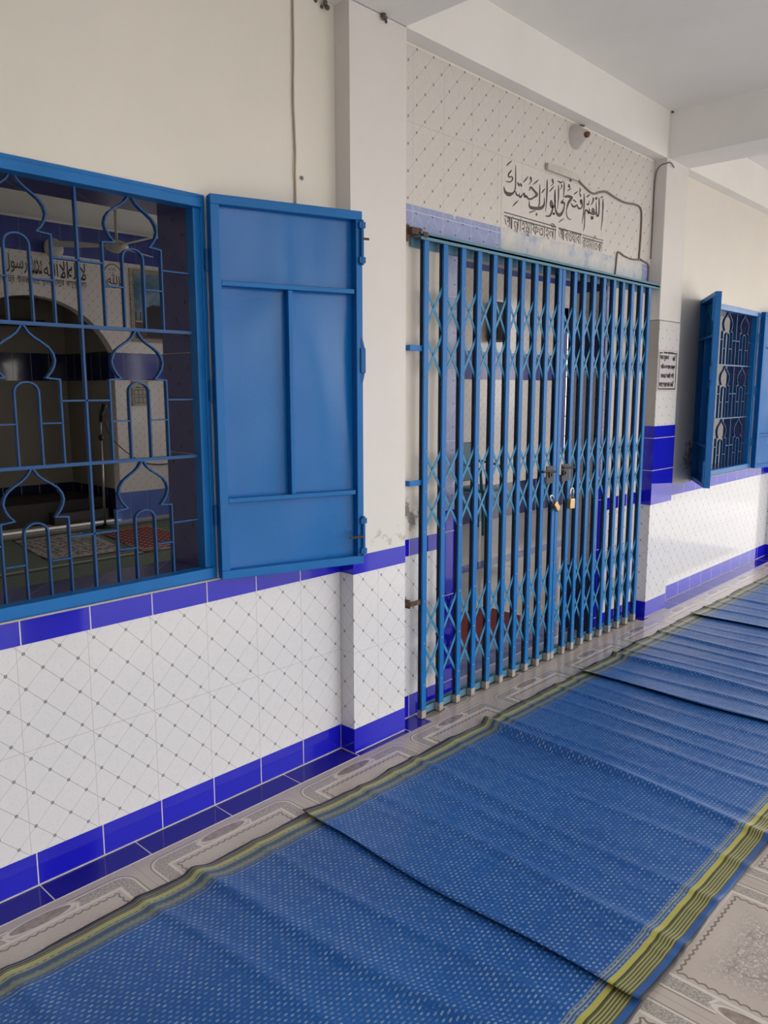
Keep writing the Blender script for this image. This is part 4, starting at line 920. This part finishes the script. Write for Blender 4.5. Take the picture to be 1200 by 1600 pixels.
b = MB().ribbon([(2.795+.128*math.cos(2*math.pi*k/40), 3.235+.150*math.sin(2*math.pi*k/40)) for k in range(40)], 7.196, 7.198, .010, True)
b.build('ring', mat['ink_black'], t_)
b = MB(); glyphs(b, '\uFDF2', 2.705, 2.885, 3.13, 3.29, 7.197); glyphs(b, '\uFE9D\uFEDF\uFE9D', 2.73, 2.84, 3.30, 3.335, 7.197)
b.build('arabic_lettering', mat['ink_black'], t_)

# poster
t_ = thing('framed_poster', 'poster of a white minaret and a dark block on the hall wall', 'poster', (3.42, 7.195, 2.46))
MB().box(3.02, 3.86, 7.185, 7.2, 2.40, 3.36).build('poster_border', plain('speckled_cream_border', (.40, .36, .28), .4, nz=.25, scale=60), t_)
def m_sky():
    m = M('printed_sky'); n = m.noise(4, 4)
    return m.done(m.mix(m.ramp(n, .42, .60), (.05, .14, .24), (.22, .32, .40)), .3)
MB().box(3.075, 3.80, 7.182, 7.185, 2.45, 3.30).build('printed_sky', m_sky(), t_)
b = MB()
for k in range(11): b.box(3.08+.066*k, 3.10+.066*k, 7.1805, 7.182, 2.68, 2.80)
b.box(3.075, 3.80, 7.1805, 7.182, 2.45, 2.68)
b.build('printed_arcade', plain('printed_brown', (.10, .045, .035), .4), t_)
MB().box(3.075, 3.80, 7.180, 7.1805, 2.665, 2.685).build('printed_wall_line', plain('printed_cream', (.42, .36, .30), .4), t_)
MB().prism([(3.24, 2.47), (3.56, 2.47), (3.56, 2.86), (3.46, 2.90), (3.34, 2.90), (3.24, 2.86)], lambda x, z: (x, 7.178, z), lambda x, z: (x, 7.180, z)).build('printed_dark_block', mat['black'], t_)
b = MB().box(3.53, 3.57, 7.179, 7.1805, 2.80, 3.05).box(3.51, 3.585, 7.179, 7.1805, 3.03, 3.05).box(3.54, 3.56, 7.179, 7.1805, 3.05, 3.16)
b.build('printed_minaret', plain('printed_white', (.40, .42, .42), .4), t_)
# framed timetable
t_ = thing('framed_timetable', 'small cream framed timetable with two rows of figures, below the blue band in the hall', 'frame', (3.10, 7.19, 1.56))
MB().box(2.975, 3.225, 7.18, 7.2, 1.545, 1.885).build('backing_board', plain('cream_board', (.42, .38, .32), .5), t_, bevel=.004)
b = MB()
for z0, z1 in ((1.585, 1.665), (1.69, 1.765)):
    b.box(3.0, 3.2, 7.1785, 7.1795, z0, z0+.007).box(3.0, 3.2, 7.1785, 7.1795, z1-.007, z1)
    for k in range(4): b.box(3.0+k*.064, 3.007+k*.064, 7.1785, 7.1795, z0, z1)
b.box(3.03, 3.1, 7.1785, 7.1795, 1.79, 1.80).box(3.12, 3.17, 7.1785, 7.1795, 1.79, 1.80)
for (x, z) in ((2.99, 1.87), (3.21, 1.87), (2.99, 1.56), (3.21, 1.56)): b.lathe((x, 7.1795, z), (0, -1, 0), [(0, .007), (.004, .006)], 8)
b.build('printed_boxes', plain('dark_brown_print', (.05, .035, .03), .5), t_)
tag(MB().box(3.23, 3.37, 7.183, 7.2, 1.89, 1.905).build('cable_clip', mat['black'], at=(3.3, 7.19, 1.89)), 'small dark clip at the lower edge of the hall wall band', 'clip')

# microphone stand and lead
t_ = thing('microphone_stand', 'thin microphone stand in front of the dark arch, seen through the near window', 'microphone stand', (2.29, 6.8, 0))
MB().lathe((2.29, 6.8, .008), (0, 0, 1), [(0, .15), (.012, .15), (.022, .04), (.05, .02)], 28).build('round_base', mat['black'], t_, smooth=True)
MB().tube([(2.29, 6.8, .04), (2.298, 6.8, 1.16)], .015, 10).build('pole', mat['metal'], t_, smooth=True)
MB().lathe((2.298, 6.8, 1.13), (0, 0, 1), [(0, .022), (.02, .032), (.05, .032), (.07, .015)], 16).build('clutch', mat['black'], t_, smooth=True)
MB().tube([(2.298, 6.8, 1.17), (2.31, 6.8, 1.38)], .009, 8).build('upper_rod', mat['metal'], t_, smooth=True)
MB().tube([(2.305, 6.8, 1.36), (2.315, 6.79, 1.46), (2.335, 6.77, 1.53), (2.35, 6.75, 1.58)], [.022, .026, .026, .034], 12).build('microphone', mat['black'], t_, smooth=True)
wire([(2.36, 6.79, 1.36), (2.45, 6.85, 1.18), (2.69, 7.0, .99), (2.95, 7.1, .83), (3.15, 7.17, .75), (3.4, 7.18, .72), (3.65, 7.18, .75)], .008, 'microphone_lead', mat['black'], 'dark lead drooping from the microphone stand to the hall wall')
tag(MB().box(1.0, 2.66, 7.55, 8.5, 0, .30).box(1.9, 2.66, 7.4, 7.6, 0, .16).build('low_platform', plain('dark_stained_wood', (.02, .014, .014), .6), at=(1.8, 8, 0), bevel=.01), 'dark low platform standing inside the arched niche', 'platform')
tag(MB().box(1.0, 2.3, 8.2, 8.5, 2.62, 2.70).build('niche_shelf', mat['black'], at=(1.6, 8.3, 2.62)), 'dark shelf high inside the arched niche', 'shelf')

# items behind the gate
t_ = None
t_ = thing('wall_speaker', 'dark loudspeaker box on the hall wall, seen through the left leaf of the gate', 'speaker', (6.15, 3.48, 2.38))
MB().box(6.03, 6.30, 3.38, 3.52, 2.38, 2.88).build('speaker_box', mat['speaker_teal'], t_, bevel=.01)
MB().box(6.05, 6.28, 3.372, 3.38, 2.40, 2.66).build('speaker_grille', mat['speaker'], t_)
MB().box(6.12, 6.2, 3.52, 3.55, 2.5, 2.7).build('wall_mount', mat['metal'], t_)
t_ = thing('plastic_chair', 'teal plastic chair against the hall wall, seen through the left leaf of the gate', 'chair', (5.40, 3.12, 0))
fn = lambda x, y, z: (x, y+(z-.55)*.12 if z > .56 else y, z)
MB().box(5.16, 5.62, 3.30, 3.33, .62, 1.10, fn).build('backrest', mat['teal'], t_, bevel=.012)
MB().box(5.14, 5.64, 2.88, 3.34, .52, .56).build('seat', mat['teal'], t_, bevel=.012)
for (x, y) in ((5.16, 2.9), (5.6, 2.9), (5.16, 3.3), (5.6, 3.3)): MB().tube([(x+.01, y+.01, .53), (x, y, 0.)], [.026, .018], 8).build('leg', mat['teal'], t_, smooth=True)
for x in (5.15, 5.61): MB().tube([(x+.01, 3.34, .86), (x+.01, 3.1, .84), (x+.01, 2.95, .80), (x+.01, 2.93, .55)], .018, 8).build('armrest', mat['teal'], t_, smooth=True)
